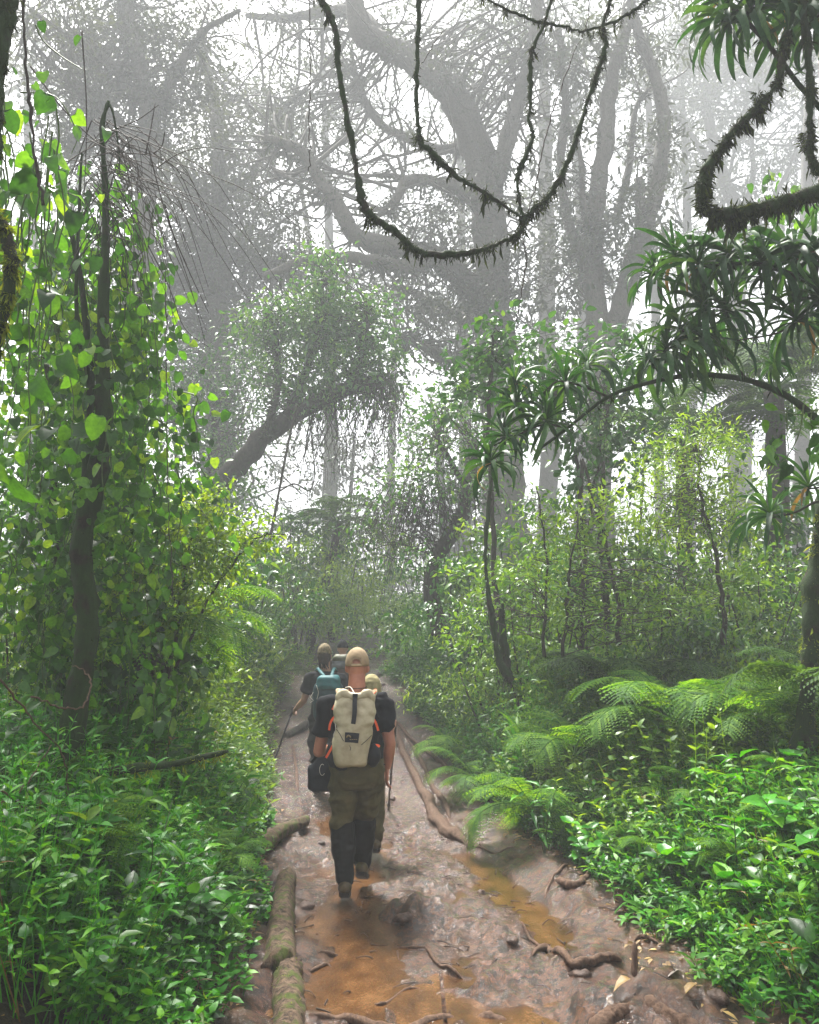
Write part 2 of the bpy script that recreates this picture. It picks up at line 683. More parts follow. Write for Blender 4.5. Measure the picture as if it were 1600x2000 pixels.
M['root'] = bark_mat("muddy_root_bark", (.045, .026, .018), (.14, .085, .055), (.05, .05, .015), .12, 14)
M['moss'] = leaf_mat("moss_tuft", [(0, (.008, .012, .006)), (.5, (.018, .028, .008)), (1, (.05, .075, .012))], .2, .8, .1)
M['mossbright'] = leaf_mat("bright_moss_tuft", [(0, (.05, .08, .01)), (.5, (.14, .2, .02)), (1, (.28, .36, .04))], .45, .8, .1)
M['twig'] = solid("twig_bark", (.02, .014, .012), (.05, .04, .03), .8, 60)
M['stem'] = solid("green_stem", (.03, .06, .012), (.07, .11, .02), .6, 40)


def mud_material():
    m, nt, out = new_mat("wet_mud")
    L = nt.links
    geo = nd(nt, "ShaderNodeNewGeometry")
    pos = geo.outputs['Position']
    big = nd(nt, "ShaderNodeTexNoise", i_Scale=1.6, i_Detail=5.0, i_Roughness=.6)
    mid = nd(nt, "ShaderNodeTexNoise", i_Scale=16.0, i_Detail=7.0, i_Roughness=.7)
    fin = nd(nt, "ShaderNodeTexNoise", i_Scale=75.0, i_Detail=5.0, i_Roughness=.7)
    vor = nd(nt, "ShaderNodeTexVoronoi", i_Scale=38.0)
    for n in (big, mid, fin, vor):
        L.new(pos, n.inputs['Vector'])
    ca = ramp(nt, mid.outputs[0], [(.37, (.005, .002, .001)), (.5, (.060, .021, .005)), (.68, (.125, .047, .010)), (.9, (.20, .085, .025))])
    cb = ramp(nt, mid.outputs[0], [(.32, (.012, .005, .003)), (.5, (.070, .028, .010)), (.75, (.16, .068, .024))])
    mx = nd(nt, "ShaderNodeMix", data_type='RGBA')
    f = ramp(nt, big.outputs[0], [(.42, (0, 0, 0)), (.62, (1, 1, 1))])
    L.new(f, mx.inputs[0])
    L.new(ca, mx.inputs[6])
    L.new(cb, mx.inputs[7])
    # forest litter away from the trail
    at = nd(nt, "ShaderNodeAttribute", attribute_name="rnd")
    lit = ramp(nt, fin.outputs[0], [(.3, (.012, .012, .006)), (.5, (.03, .026, .012)), (.75, (.07, .055, .025))])
    m2 = nd(nt, "ShaderNodeMix", data_type='RGBA')
    L.new(at.outputs['Fac'], m2.inputs[0])
    L.new(mx.outputs[2], m2.inputs[6])
    L.new(lit, m2.inputs[7])
    pr = nd(nt, "ShaderNodeBsdfPrincipled")
    L.new(m2.outputs[2], pr.inputs['Base Color'])
    r = ramp(nt, mid.outputs[0], [(.35, (.08, .08, .08)), (.65, (.26, .26, .26))])
    ra = nd(nt, "ShaderNodeMath", operation='ADD', use_clamp=True)
    L.new(r, ra.inputs[0])
    rm = nd(nt, "ShaderNodeMath", operation='MULTIPLY')
    L.new(at.outputs['Fac'], rm.inputs[0])
    rm.inputs[1].default_value = .4
    L.new(rm.outputs[0], ra.inputs[1])
    L.new(ra.outputs[0], pr.inputs['Roughness'])
    pr.inputs['Specular IOR Level'].default_value = .3
    cw = nd(nt, "ShaderNodeMath", operation='MULTIPLY_ADD')
    L.new(at.outputs['Fac'], cw.inputs[0])
    cw.inputs[1].default_value = -.75
    cw.inputs[2].default_value = .75
    L.new(cw.outputs[0], pr.inputs['Coat Weight'])
    pr.inputs['Coat Roughness'].default_value = .09
    pr.inputs['Coat IOR'].default_value = 1.6
    b1 = nd(nt, "ShaderNodeBump", i_Strength=.9, i_Distance=.04)
    L.new(mid.outputs[0], b1.inputs['Height'])
    b2 = nd(nt, "ShaderNodeBump", i_Strength=.9, i_Distance=.014)
    L.new(fin.outputs[0], b2.inputs['Height'])
    L.new(b1.outputs[0], b2.inputs['Normal'])
    b3 = nd(nt, "ShaderNodeBump", i_Strength=.35, i_Distance=.006)
    L.new(vor.outputs[0], b3.inputs['Height'])
    L.new(b2.outputs[0], b3.inputs['Normal'])
    L.new(b3.outputs[0], pr.inputs['Normal'])
    L.new(b3.outputs[0], pr.inputs['Coat Normal'])
    L.new(pr.outputs[0], out.inputs['Surface'])
    return m


def water_material():
    m, nt, out = new_mat("muddy_water")
    L = nt.links
    geo = nd(nt, "ShaderNodeNewGeometry")
    mp = nd(nt, "ShaderNodeMapping")
    mp.inputs['Scale'].default_value = (1, .6, 1)
    L.new(geo.outputs['Position'], mp.inputs[0])
    n1 = nd(nt, "ShaderNodeTexNoise", i_Scale=60.0, i_Detail=4.0, i_Roughness=.6, i_Distortion=.6)
    n2 = nd(nt, "ShaderNodeTexNoise", i_Scale=5.0, i_Detail=7.0, i_Roughness=.7)
    L.new(mp.outputs[0], n1.inputs['Vector'])
    L.new(mp.outputs[0], n2.inputs['Vector'])
    c = ramp(nt, n2.outputs[0], [(.34, (.028, .013, .006)), (.52, (.085, .038, .013)), (.70, (.14, .07, .028))])
    pr = nd(nt, "ShaderNodeBsdfPrincipled", i_Roughness=.07)
    pr.inputs['Specular IOR Level'].default_value = .8
    L.new(c, pr.inputs['Base Color'])
    bp = nd(nt, "ShaderNodeBump", i_Strength=.6, i_Distance=.007)
    L.new(n1.outputs[0], bp.inputs['Height'])
    L.new(bp.outputs[0], pr.inputs['Normal'])
    L.new(pr.outputs[0], out.inputs['Surface'])
    return m


M['mud'] = mud_material()
M['water'] = water_material()


# ---------------------------------------------------------------- ground
def axis(parts):
    out = []
    for a, b, s in parts:
        out.append(np.arange(a, b - 1e-6, s))
    out.append([parts[-1][1]])
    return np.concatenate(out)


gx = axis([(-70, -14, 2.0), (-14, -4.2, .25), (-4.2, -2.3, .09), (-2.3, 2.5, .026), (2.5, 4.5, .09), (4.5, 14, .25), (14, 70, 2.0)])
gy = axis([(-30, 0, 2.0), (0, 3.0, .25), (3.0, 8.0, .026), (8.0, 12, .05), (12, 20, .12), (20, 40, .5), (40, 110, 3.0)])
GX, GY = np.meshgrid(gx, gy)
GZ = ground_h(GX, GY)
l_, r_ = outside(GX, GY)
litter = sstep(0.0, .45, np.maximum(l_, r_) + .25 * fbm(GX, GY, 2.4, 3, 91))
nx_, ny_ = len(gx), len(gy)
ii = (np.arange(ny_ - 1)[:, None] * nx_ + np.arange(nx_ - 1)[None]).ravel()
GF = np.stack([ii, ii + 1, ii + nx_ + 1, ii + nx_], -1)
ground = link("ground", to_mesh("ground", np.stack([GX, GY, GZ], -1).reshape(-1, 3), GF, M['mud'], litter.ravel()))
tag(ground, kind='structure')

# muddy water standing in the ruts: one sheet per puddle region, the mud rises through it
def water_patch(cx0, cx1, cy0, cy1, label):
    xs = np.linspace(cx0, cx1, 40)
    ys = np.linspace(cy0, cy1, 60)
    X, Y = np.meshgrid(xs, ys)
    Z = np.full_like(X, WATER_Z) + .0015 * fbm(X, Y, 9.0, 2, 5)
    dip = ground_h(X, Y) < WATER_Z + .035
    i = (np.arange(59)[:, None] * 40 + np.arange(39)[None]).ravel()
    F = np.stack([i, i + 1, i + 41, i + 40], -1)
    d = dip.ravel()
    F = F[d[F].any(1)]
    o = link("puddle_water", to_mesh("puddle_water", np.stack([X, Y, Z], -1).reshape(-1, 3), F, M['water']))
    tag(o, label, kind='structure')


water_patch(-1.0, .16, 3.4, 9.6, None)
water_patch(.18, 2.2, 3.4, 8.6, None)

# ---------------------------------------------------------------- trees behind
def pts_of(spec, n=5):
    """[(px,py,d), ...] -> smoothed world polyline"""
    return catmull([PW(*s) for s in spec], n)


def twigs_between(mb, origin_pts, targets, r0=.02, sag=.2, sides=4):
    o = np.asarray(origin_pts)
    for t in targets:
        dd = np.linalg.norm(o - t, axis=1) + .3 * np.clip(o[:, 2] - t[2], 0, 9)
        k = rng.choice(np.argsort(dd)[:max(1, len(o) // 9)])
        a = o[k] + rng.normal(size=3) * .02
        L = np.linalg.norm(t - a)
        mid1 = a + (t - a) * .35 + rng.normal(size=3) * L * .12
        mid2 = a + (t - a) * .7 + rng.normal(size=3) * L * .12 - np.array([0, 0, sag * L * .1])
        add_tube(mb, catmull([a, mid1, mid2, t], 3), [r0 * (.5 + L * .25), r0 * .3], sides, 0, False, .5)


def clumps(mb, tmpl, centre, r, n_cl, per, size, spread=.28, flat=.7, up=.35, shell=.5):
    """leaf sprays through a blob's volume, returns spray centres"""
    d = rand_dirs(n_cl)
    rad = (shell + (1 - shell) * rng.random(n_cl)) ** .8
    c = np.asarray(centre) + d * rad[:, None] * np.array([r, r, r * flat])
    gap = noise3(c / r * 1.9, 13) + .35 * noise3(c / r * 4.5, 17)
    kp = gap > -.28
    if kp.sum() > 2:
        c, d = c[kp], d[kp]
        n_cl = len(c)
    out = unit(d + rng.normal(size=(n_cl, 3)) * .4 + np.array([0, 0, .1]))
    pos = np.repeat(c, per, 0) + rng.normal(size=(n_cl * per, 3)) * spread * np.array([1, 1, .55])
    fwd = unit(np.repeat(out, per, 0) + rng.normal(size=(n_cl * per, 3)) * .8 + np.array([0, 0, -.25]))
    nrm = rng.normal(size=(n_cl * per, 3)) * .55 + np.array([0, 0, 1])
    sz = size * (.6 + .7 * rng.random(n_cl * per))
    rnd = np.clip(np.repeat(rng.random(n_cl) * .6, per) + rng.random(n_cl * per) * .4, 0, 1)
    scatter(mb, tmpl, pos, fwd, nrm, sz, rnd)
    return c


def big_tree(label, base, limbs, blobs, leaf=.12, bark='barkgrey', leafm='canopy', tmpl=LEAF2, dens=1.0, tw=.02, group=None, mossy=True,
             name='forest_tree', per=14, cat='tree'):
    """limbs: [(spec, r0, r1)], blobs: [(px,py,d,r,n)]"""
    root = grow(name, label, cat, group)
    tr, allp = MB(), []
    kf = KF(limbs[0][0][0][2])
    limbs = [(s, q * kf, w * kf) for s, q, w in limbs]
    leaf, tw = leaf * kf * .85, tw * kf
    for k, (spec, r0, r1) in enumerate(limbs):
        p = pts_of(spec, 6)
        wob = rng.normal(size=p.shape) * .09 * np.linspace(r0, r1, len(p))[:, None]
        p = p + wob * (np.arange(len(p)) > 0)[:, None]
        allp.append(p)
        mb = tr if k == 0 else MB()
        add_tube(mb, p, np.linspace(r0, r1, len(p)), 9, .22, True, .5, k)
        if k == 0:
            tr.obj('trunk', M[bark], root)
        else:
            mb.obj('limb', M[bark], root)
    allp = np.vstack(allp)
    if mossy:
        ms = MB()
        for (spec, r0, r1) in limbs[1:] if len(limbs) > 1 else limbs:
            p = pts_of(spec, 6)
            moss_on(ms, p, np.linspace(r0, r1, len(p)), int(220 * len(p) / 10), .22 * kf, .35)
        tag(ms.obj('moss', M['moss'], root), kind='stuff')
    cr, tg = MB(), []
    for (px, py, d, r, n) in blobs:
        c = clumps(cr, tmpl, PW(px, py, d), r * kf, max(1, int(n * dens)), per, leaf, .20 * kf)
        tg.append(c[rng.random(len(c)) < (.55 if d < 20 else .28)])
    tw_mb = MB()
    twigs_between(tw_mb, allp, np.vstack(tg), tw)
    tag(cr.obj('crown', M[leafm], root), kind='stuff')
    tag(tw_mb.obj('twigs', M[bark], root), kind='stuff')
    s = limbs[0][0][0]
    b_ = PW(*s)
    return rebase(root, (b_[0], b_[1], gh(b_[0], b_[1])))


SPIKE = (np.array([(-.03, 0, 0), (.03, 0, 0), (.06, .6, .10), (.14, 1, -.10)]), np.array([(0, 1, 2), (0, 2, 3)]))


def moss_on(mb, pts, rad, n, ln, down=.5, w=.03, noise_gap=True):
    """hanging and bristling moss tufts on a limb"""
    pts = np.asarray(pts)
    T, N, B = frames(pts)
    t = rng.random(n) * (len(pts) - 1.001)
    if noise_gap:
        g = noise3(np.stack([t * 1.3, t * 0, t * 0], -1), 4)
        t = t[(g + rng.random(n) * .7) > .12]
        t = np.repeat(t, 3)
    t = np.clip(t + rng.normal(size=len(t)) * .05, 0, len(pts) - 1.001)
    n = len(t)
    i = t.astype(int)
    f = (t - i)[:, None]
    p = pts[i] * (1 - f) + pts[i + 1] * f
    r = np.interp(t, np.arange(len(rad)), rad)
    a = (np.repeat(rng.random(n) * 2 * np.pi, 3)[:n]) + rng.normal(size=n) * .35
    dr = N[i] * np.cos(a)[:, None] + B[i] * np.sin(a)[:, None]
    fwd = unit(dr + np.array([0, 0, -1.0]) * (down * (1 - dr[:, 2:3])) + rng.normal(size=(n, 3)) * .6)
    L = ln * (.2 + .7 * rng.random(n) ** 2) * (1 + 1.3 * np.clip(-dr[:, 2], 0, 1)) * (.8 + .6 * noise3(np.stack([t * 2.3, t * 0, t * 0], -1), 6))
    scatter(mb, SPIKE, p + dr * (r * .85)[:, None], fwd, rng.normal(size=(n, 3)), L)


# --- large mossy tree in the centre
TB = gh(4.0, 17)
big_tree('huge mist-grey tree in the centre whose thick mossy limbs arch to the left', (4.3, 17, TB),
         [([(1010, 1290, 17), (990, 1000, 17), (975, 700, 17), (962, 520, 17), (940, 330, 17), (890, 190, 16.5), (810, 120, 16.5), (760, 95, 16.5), (705, 60, 16), (690, -40, 16)], .50, .19),
          ([(765, 100, 16.5), (700, 30, 17), (640, 20, 17.5), (560, 35, 18), (480, 30, 18)], .2, .08),
          ([(955, 420, 17), (985, 300, 16.5), (1010, 200, 16.5), (1045, 90, 16), (1050, -60, 16)], .22, .12),
          ([(965, 590, 17), (900, 545, 16.6), (850, 500, 16.3), (770, 485, 16), (700, 462, 15.6), (660, 400, 15.4), (620, 345, 15.4), (590, 295, 15.3), (520, 270, 15.4)], .28, .08),
          ([(850, 505, 16.3), (790, 520, 15.6), (700, 505, 15), (600, 508, 14.6), (520, 540, 14.4)], .16, .07),
          ([(950, 400, 17), (880, 365, 16.6), (800, 350, 16.2), (770, 400, 16), (740, 420, 16)], .16, .06),
          ([(920, 280, 17), (850, 290, 17.5), (740, 240, 18), (700, 160, 18), (690, 120, 18)], .14, .06),
          ([(975, 760, 17), (900, 715, 16.5), (850, 685, 16.2), (800, 665, 16), (770, 655, 16)], .17, .06),
          ([(960, 640, 17), (900, 620, 17.2), (840, 590, 17.3), (790, 560, 17.5)], .16, .06)],
         [(960, 350, 16.2, .5, 9), (985, 480, 16.2, .5, 10), (960, 700, 16.2, .6, 12), (850, 150, 16, .5, 8), (770, 80, 15.8, .5, 8), (540, 20, 18, 1.5, 26), (620, 60, 18, 1.3, 22), (700, 15, 17, 1.3, 24), (790, 30, 17, 1.2, 20), (870, 40, 17, 1.4, 28), (960, 60, 17, 1.5, 34),
          (1040, 60, 17, 1.4, 32), (980, 170, 17.5, 1.4, 32), (1060, 210, 17, 1.3, 22), (600, 170, 18.5, 1.3, 24), (690, 210, 18, 1.2, 22), (560, 250, 18, 1.5, 30),
          (620, 290, 17, 1.1, 22), (520, 330, 17, 1.4, 36), (525, 430, 16, .8, 16), (770, 300, 17.5, 1.0, 14), (820, 380, 16.5, .9, 16), (900, 430, 16.5, .9, 20),
          (870, 560, 16.5, 1.1, 30), (790, 560, 16.2, 1.0, 26), (720, 540, 15.6, .8, 18), (890, 640, 16.5, 1.2, 30), (800, 640, 16, .9, 16), (1000, 520, 17.5, 1.1, 28), (1040, 420, 17.5, 1.2, 22),
          (1020, 620, 17, 1.2, 26), (940, 560, 16.4, .9, 22), (760, 430, 16, .5, 8), (850, 460, 16, .6, 10), (930, 740, 16, .9, 12)],
         .15, 'barkgrey', 'canopy', dens=2.0, name='mossy_tree')

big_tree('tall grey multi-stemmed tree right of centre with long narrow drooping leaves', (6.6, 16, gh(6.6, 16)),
         [([(1175, 1250, 16), (1172, 900, 16), (1166, 620, 16), (1160, 450, 16), (1180, 300, 16), (1195, 160, 16), (1225, 40, 16), (1240, -60, 16)], .27, .12),
          ([(1180, 700, 16), (1215, 590, 16), (1240, 500, 16), (1283, 370, 16), (1297, 250, 16), (1280, 150, 16), (1245, 60, 16), (1225, -40, 16)], .24, .09),
          ([(1172, 560, 16), (1120, 470, 16.3), (1095, 330, 16.5), (1105, 200, 16.5), (1090, 60, 16.6)], .14, .08),
          ([(1250, 450, 16), (1252, 400, 15.9), (1248, 350, 15.9)], .13, .10),
          ([(1165, 470, 16), (1140, 400, 15.6), (1135, 310, 15.4), (1110, 240, 15.2)], .09, .04),
          ([(1204, 430, 16.2), (1228, 330, 16.4), (1240, 220, 16.6), (1262, 180, 16.6)], .10, .05)],
         [(1180, 430, 15.6, 1.0, 34), (1250, 430, 15.8, .9, 28), (1230, 470, 15.6, .8, 28), (1130, 380, 15.8, .9, 18), (1110, 300, 15.8, .9, 16), (1290, 300, 16, .8, 16), (1250, 250, 16.3, .9, 16),
          (1160, 130, 16, 1.0, 20), (1110, 120, 16, 1.1, 22), (1210, 90, 16, 1.0, 18), (1270, 80, 16.3, 1.2, 26), (1320, 40, 16.3, 1.2, 20), (1150, 520, 16, .9, 22), (1080, 560, 16.5, 1.0, 26), (1080, 470, 16.5, 1.0, 20)],
         .20, 'barkgrey', 'canopy', LANCE[0:2] and (LANCE[0] * np.array([1.25, 1, 1]), LANCE[1]), name='stemmed_tree', per=12, dens=1.7)

_far = [
    ('pale tree fading into the mist above the curled mossy limb at right', 1445, 27, 9.6,
     [(1445, 1200), (1448, 800), (1440, 560), (1440, 430), (1400, 300), (1380, 180), (1400, -20)],
     [[(1440, 500), (1490, 420), (1540, 330), (1570, 240)], [(1440, 450), (1470, 350), (1470, 250), (1500, 150)], [(1420, 360), (1340, 250), (1290, 170)]],
     [(1340, 260, 2.2, 50), (1400, 180, 2.4, 60), (1330, 130, 2.2, 46), (1500, 260, 2.4, 50), (1560, 160, 2.4, 46), (1420, 330, 1.9, 36), (1560, 420, 2.0, 36), (1500, 380, 1.8, 26), (1350, 400, 2.0, 30), (1460, 60, 2.5, 60), (1570, 40, 2.2, 46), (1330, 500, 2.0, 30), (1480, 500, 2.0, 24), (1390, 70, 2, 40)]),
    ('dense dark-grey tree wrapped in creepers filling the mist left of centre', 430, 19, -4.5,
     [(430, 1250), (430, 900), (425, 620), (430, 400), (420, 240), (390, 60)],
     [[(430, 500), (520, 520), (590, 540)], [(428, 380), (500, 330), (540, 230), (600, 170)], [(425, 420), (350, 320), (290, 240)]],
     [(380, 420, 1.9, 90), (450, 380, 2.0, 100), (420, 500, 2.0, 100), (350, 560, 1.9, 80), (470, 560, 1.9, 80), (380, 660, 1.9, 70), (470, 250, 1.6, 60), (520, 180, 1.3, 30), (520, 470, 1.4, 50), (560, 520, 1.2, 36), (560, 580, 1.2, 26), (500, 640, 1.4, 34), (420, 760, 1.8, 50), (330, 480, 1.7, 50), (400, 310, 1.5, 50), (290, 620, 1.6, 50), (360, 800, 1.6, 40)]),
    ('tree with a wide spray of small leaves against the bright sky at upper left', 250, 16, -5.9,
     [(250, 1250), (255, 900), (262, 600), (290, 350), (280, 180), (250, 20), (230, -60)],
     [[(285, 260), (340, 150), (400, 60), (470, 20)], [(275, 200), (200, 110), (120, 60), (60, 20)], [(290, 330), (230, 230), (150, 180)]],
     [(180, 40, 1.4, 46), (270, 60, 1.5, 54), (350, 40, 1.2, 34), (360, 130, 1.1, 30), (300, 150, 1.3, 46), (210, 140, 1.3, 44), (140, 130, 1.2, 36), (370, 190, .9, 20), (250, 230, 1.3, 40), (170, 230, 1.2, 34), (90, 40, 1.1, 26), (320, 250, 1.1, 26), (440, 30, .9, 14), (90, 190, 1.3, 36), (230, 330, 1.4, 34), (120, 320, 1.4, 34)]),
]
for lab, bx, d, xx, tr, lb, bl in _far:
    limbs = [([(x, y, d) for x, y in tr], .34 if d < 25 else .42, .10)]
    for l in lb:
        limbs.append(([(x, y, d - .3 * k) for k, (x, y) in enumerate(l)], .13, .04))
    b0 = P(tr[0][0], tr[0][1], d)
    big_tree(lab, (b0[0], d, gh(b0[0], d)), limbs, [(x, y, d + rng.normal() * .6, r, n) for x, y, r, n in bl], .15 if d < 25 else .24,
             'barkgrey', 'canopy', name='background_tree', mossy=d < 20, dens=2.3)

# thin mist-pale trunks further back, crowns above
for k, (px, d, lean, r, lab) in enumerate([
        (640, 24, 40, .12, 'slender pale trunk leaning right above the far bend of the trail'),
        (1075, 22, -10, .34, 'thick straight trunk dim in the mist behind the huge mossy tree'),
        (1300, 25, -30, .2, 'faint straight tree in the mist between the two tall grey trees'),
        (180, 20, 30, .22, 'faint tree far behind the creeper-hung trunk at left'),
        (1560, 21, 20, .25, 'faint tree in the mist behind the right-hand tree fern'),
        (760, 29, 10, .2, 'faintest tree, standing in the mist straight above the trail')]):
    top = {640: 860, 760: 560}.get(px, 120)
    b0 = P(px, 1255, d)
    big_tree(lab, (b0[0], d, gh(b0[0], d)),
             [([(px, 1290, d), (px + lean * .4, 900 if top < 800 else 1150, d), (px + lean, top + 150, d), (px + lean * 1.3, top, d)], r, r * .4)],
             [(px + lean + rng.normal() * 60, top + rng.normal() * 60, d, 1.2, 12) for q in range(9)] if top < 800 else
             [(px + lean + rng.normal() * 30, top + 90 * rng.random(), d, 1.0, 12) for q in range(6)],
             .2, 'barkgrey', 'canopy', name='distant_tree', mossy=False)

_veil = [
    ('broad pale tree far back in the mist behind the top left foliage', 60, 25, [(60, 60), (140, 180), (40, 300), (160, 330), (240, 420), (60, 450), (330, 60), (250, 300), (120, 560), (220, 600)]),
    ('broad pale tree far back, showing through the mossy limbs left of the big trunk', 640, 27, [(500, 250), (640, 200), (740, 330), (560, 170), (700, 100), (620, 40), (780, 200), (780, 420), (470, 400), (530, 570), (660, 600), (740, 600)]),
    ('broad pale tree far back, filling the mist behind the big trunk', 900, 26, [(850, 60), (930, 130), (1010, 60), (900, 240), (1020, 330), (840, 360), (940, 420), (860, 520), (1040, 520), (900, 620), (1010, 640), (820, 620), (880, 740)]),
    ('broad pale tree far back between the two tall grey trees', 1130, 27, [(1100, 60), (1180, 40), (1120, 200), (1200, 220), (1090, 400), (1200, 420), (1120, 560), (1220, 580), (1070, 680), (1180, 700), (1090, 800)]),
    ('broad pale tree far back under the curled mossy limb', 1340, 28, [(1310, 80), (1400, 60), (1350, 190), (1460, 180), (1320, 330), (1420, 350), (1530, 300), (1350, 480), (1450, 520), (1560, 480), (1330, 640), (1430, 680), (1540, 640), (1590, 120), (1400, 800), (1530, 800)]),
    ('lower pale tree closing the mist left of the bend', 420, 26, [(330, 720), (430, 700), (520, 700), (380, 820), (480, 850), (560, 900), (400, 960), (500, 1000), (580, 1040), (620, 1120), (540, 1120)]),
    ('lower pale tree closing the mist right of the bend', 860, 27, [(780, 880), (850, 800), (930, 860), (800, 980), (900, 980), (980, 960), (740, 1080), (830, 1100), (700, 1150), (950, 1080), (1060, 940), (1100, 1050)])]
for lab, px, d, bl in _veil:
    ty = min(y for x, y in bl)
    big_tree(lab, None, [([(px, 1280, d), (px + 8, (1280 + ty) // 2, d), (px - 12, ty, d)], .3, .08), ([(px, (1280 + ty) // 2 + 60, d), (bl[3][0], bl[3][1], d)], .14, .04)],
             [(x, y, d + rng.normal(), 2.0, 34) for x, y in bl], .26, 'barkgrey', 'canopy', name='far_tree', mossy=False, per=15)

# --- leaning tree left of centre, with twigs trailing from its bent trunk
def hanging(mb, starts, ln, r=.004, sway=.12, sides=3, leafmb=None, leaf=.05, tmpl=LEAF2, n=5, mat_r=.5, every=.5):
    for s in starts:
        L = ln * (.4 + rng.random() * .8)
        m = 7
        z = -np.linspace(0, 1, m)[:, None] * np.array([0, 0, L])
        w = np.cumsum(rng.normal(size=(m, 3)) * sway * L / m, 0) * np.array([1, 1, .2])
        w[0] = 0
        p = catmull(s + z + w, 3)
        add_tube(mb, p, [r, r * .5], sides, 0, False, mat_r)
        if leafmb is not None and rng.random() < every:
            k = rng.integers(2, len(p), n)
            scatter(leafmb, tmpl, p[k], rand_dirs(n, -.6), rand_dirs(n, 1), leaf * (.6 + .6 * rng.random(n)))


def along(p, n, lo=0, hi=1):
    t = (lo + (hi - lo) * rng.random(n)) * (len(p) - 1.001)
    i = t.astype(int)
    f = (t - i)[:, None]
    return p[i] * (1 - f) + p[i + 1] * f


b0 = P(330, 1150, 12.5)
lean = big_tree('dark leaning tree with a pointed leafy crown and trailing twigs, left of centre', (b0[0], 12.5, gh(b0[0], 12.5)),
                [([(300, 1270, 12.6), (380, 1010, 12.5), (450, 925, 12.3), (540, 832, 12.1), (630, 780, 11.9), (700, 755, 11.8), (745, 740, 11.7)], .20, .09),
                 ([(560, 815, 12), (600, 720, 12), (625, 620, 12), (630, 525, 12)], .09, .02),
                 ([(690, 750, 11.8), (710, 690, 11.8), (715, 640, 11.8), (722, 590, 11.8)], .07, .02),
                 ([(520, 850, 12), (545, 750, 12.1), (540, 660, 12.1), (525, 610, 12)], .06, .02)],
                [(450, 960, 12.3, .35, 12), (400, 1000, 12.4, .5, 24), (640, 600, 12, .4, 24), (630, 510, 12, .16, 10), (570, 620, 12, .4, 16), (480, 640, 12.2, .3, 10), (738, 600, 11.9, .2, 8), (632, 545, 12, .22, 10), (628, 585, 12, .38, 18), (610, 640, 12, .6, 40), (660, 650, 12, .6, 40), (560, 650, 12, .5, 26), (520, 640, 12, .34, 14), (590, 700, 12, .6, 36), (650, 710, 11.9, .65, 46),
                 (710, 660, 11.9, .45, 22), (722, 615, 11.9, .22, 9), (730, 700, 11.8, .45, 24), (745, 740, 11.7, .4, 18), (560, 770, 12.1, .5, 22), (690, 760, 11.7, .5, 26), (500, 700, 12.3, .5, 22), (620, 770, 11.9, .4, 14)],
                .105, 'bark', 'bush', LEAF6, name='leaning_tree', per=12, tw=.012, dens=2.3)
_p = pts_of([(600, 800, 12), (650, 770, 11.9), (700, 745, 11.8), (745, 730, 11.7), (775, 745, 11.6)], 6)
hm, hl = MB(), MB()
hanging(hm, along(_p, 190) + rng.normal(size=(190, 3)) * .2, 2.0, .009, .35, 3, hl, .10, LEAF2, 5)
for q in range(26):
    s = along(_p, 1)[0]
    e = s + np.array([rng.normal() * .8, rng.normal() * .3, -.8 - 1.4 * rng.random()])
    add_tube(hm, catmull([s, (s + e) / 2 + rng.normal(size=3) * .2, e], 5), [.016, .006], 3, 0, False, .5)
o = hm.obj('trailing_twigs', M['twig'], lean)
o.location = -lean.location
o = hl.obj('trailing_leaves', M['bush'], lean)
o.location = -lean.location

# thin bent sapling and looping liana below it
root = grow('leaning_sapling', 'thin bare sapling slanting up under the leaning tree left of centre', 'sapling')
mb = MB()
add_tube(mb, pts_of([(480, 1180, 11), (520, 1080, 11), (545, 960, 11), (560, 880, 11), (580, 790, 11)]), [.035, .02], 5, .2, True, .5)
mb.obj('trunk', M['bark'], root)
mb = MB()
add_tube(mb, pts_of([(545, 960, 11), (575, 945, 11), (605, 958, 11), (615, 920, 11), (608, 860, 11)]), [.018, .01], 5, .2, True, .5)
mb.obj('looping_liana', M['bark'], root)
b0 = P(470, 1220, 11)
rebase(root, (b0[0], 11, gh(b0[0], 11)))


# --- leafy bushes and small trees (each a thing)
def bush(label, stems, blobs, leaf, leafm, tmpl=LEAF6, bark='bark', name='leafy_shrub', per=10, base=None, tw=.009, dens=1.7, cat='shrub', group=None, flat=.8, spread=.2):
    root = grow(name, label, cat, group)
    kf = KF(stems[0][0][0][2])
    leaf, tw, spread = leaf * kf * (.92 if kf > 1.05 else 1), tw * kf, spread * kf
    allp = []
    for spec, r0, r1 in stems:
        r0, r1 = r0 * kf, r1 * kf
        p = pts_of(spec, 5)
        p = p + rng.normal(size=p.shape) * .012
        allp.append(p)
        mb = MB()
        add_tube(mb, p, [r0, r1], 6, .18, True, .5)
        mb.obj('stem' if r0 < .06 else 'trunk', M[bark], root)
    cr, tg = MB(), []
    for (px, py, d, r, n) in blobs:
        c = clumps(cr, tmpl, PW(px, py, d), r * kf, max(1, int(n * dens)), per, leaf, spread, flat)
        tg.append(c[rng.random(len(c)) < .5])
    tw_mb = MB()
    twigs_between(tw_mb, np.vstack(allp), np.vstack(tg), tw, sides=3)
    tag(cr.obj('crown', M[leafm], root), kind='stuff')
    tag(tw_mb.obj('twigs', M['twig'], root), kind='stuff')
    if base is None:
        s = stems[0][0][0]
        b = PW(*s)
        base = (b[0], b[1], gh(b[0], b[1]))
    return rebase(root, base)


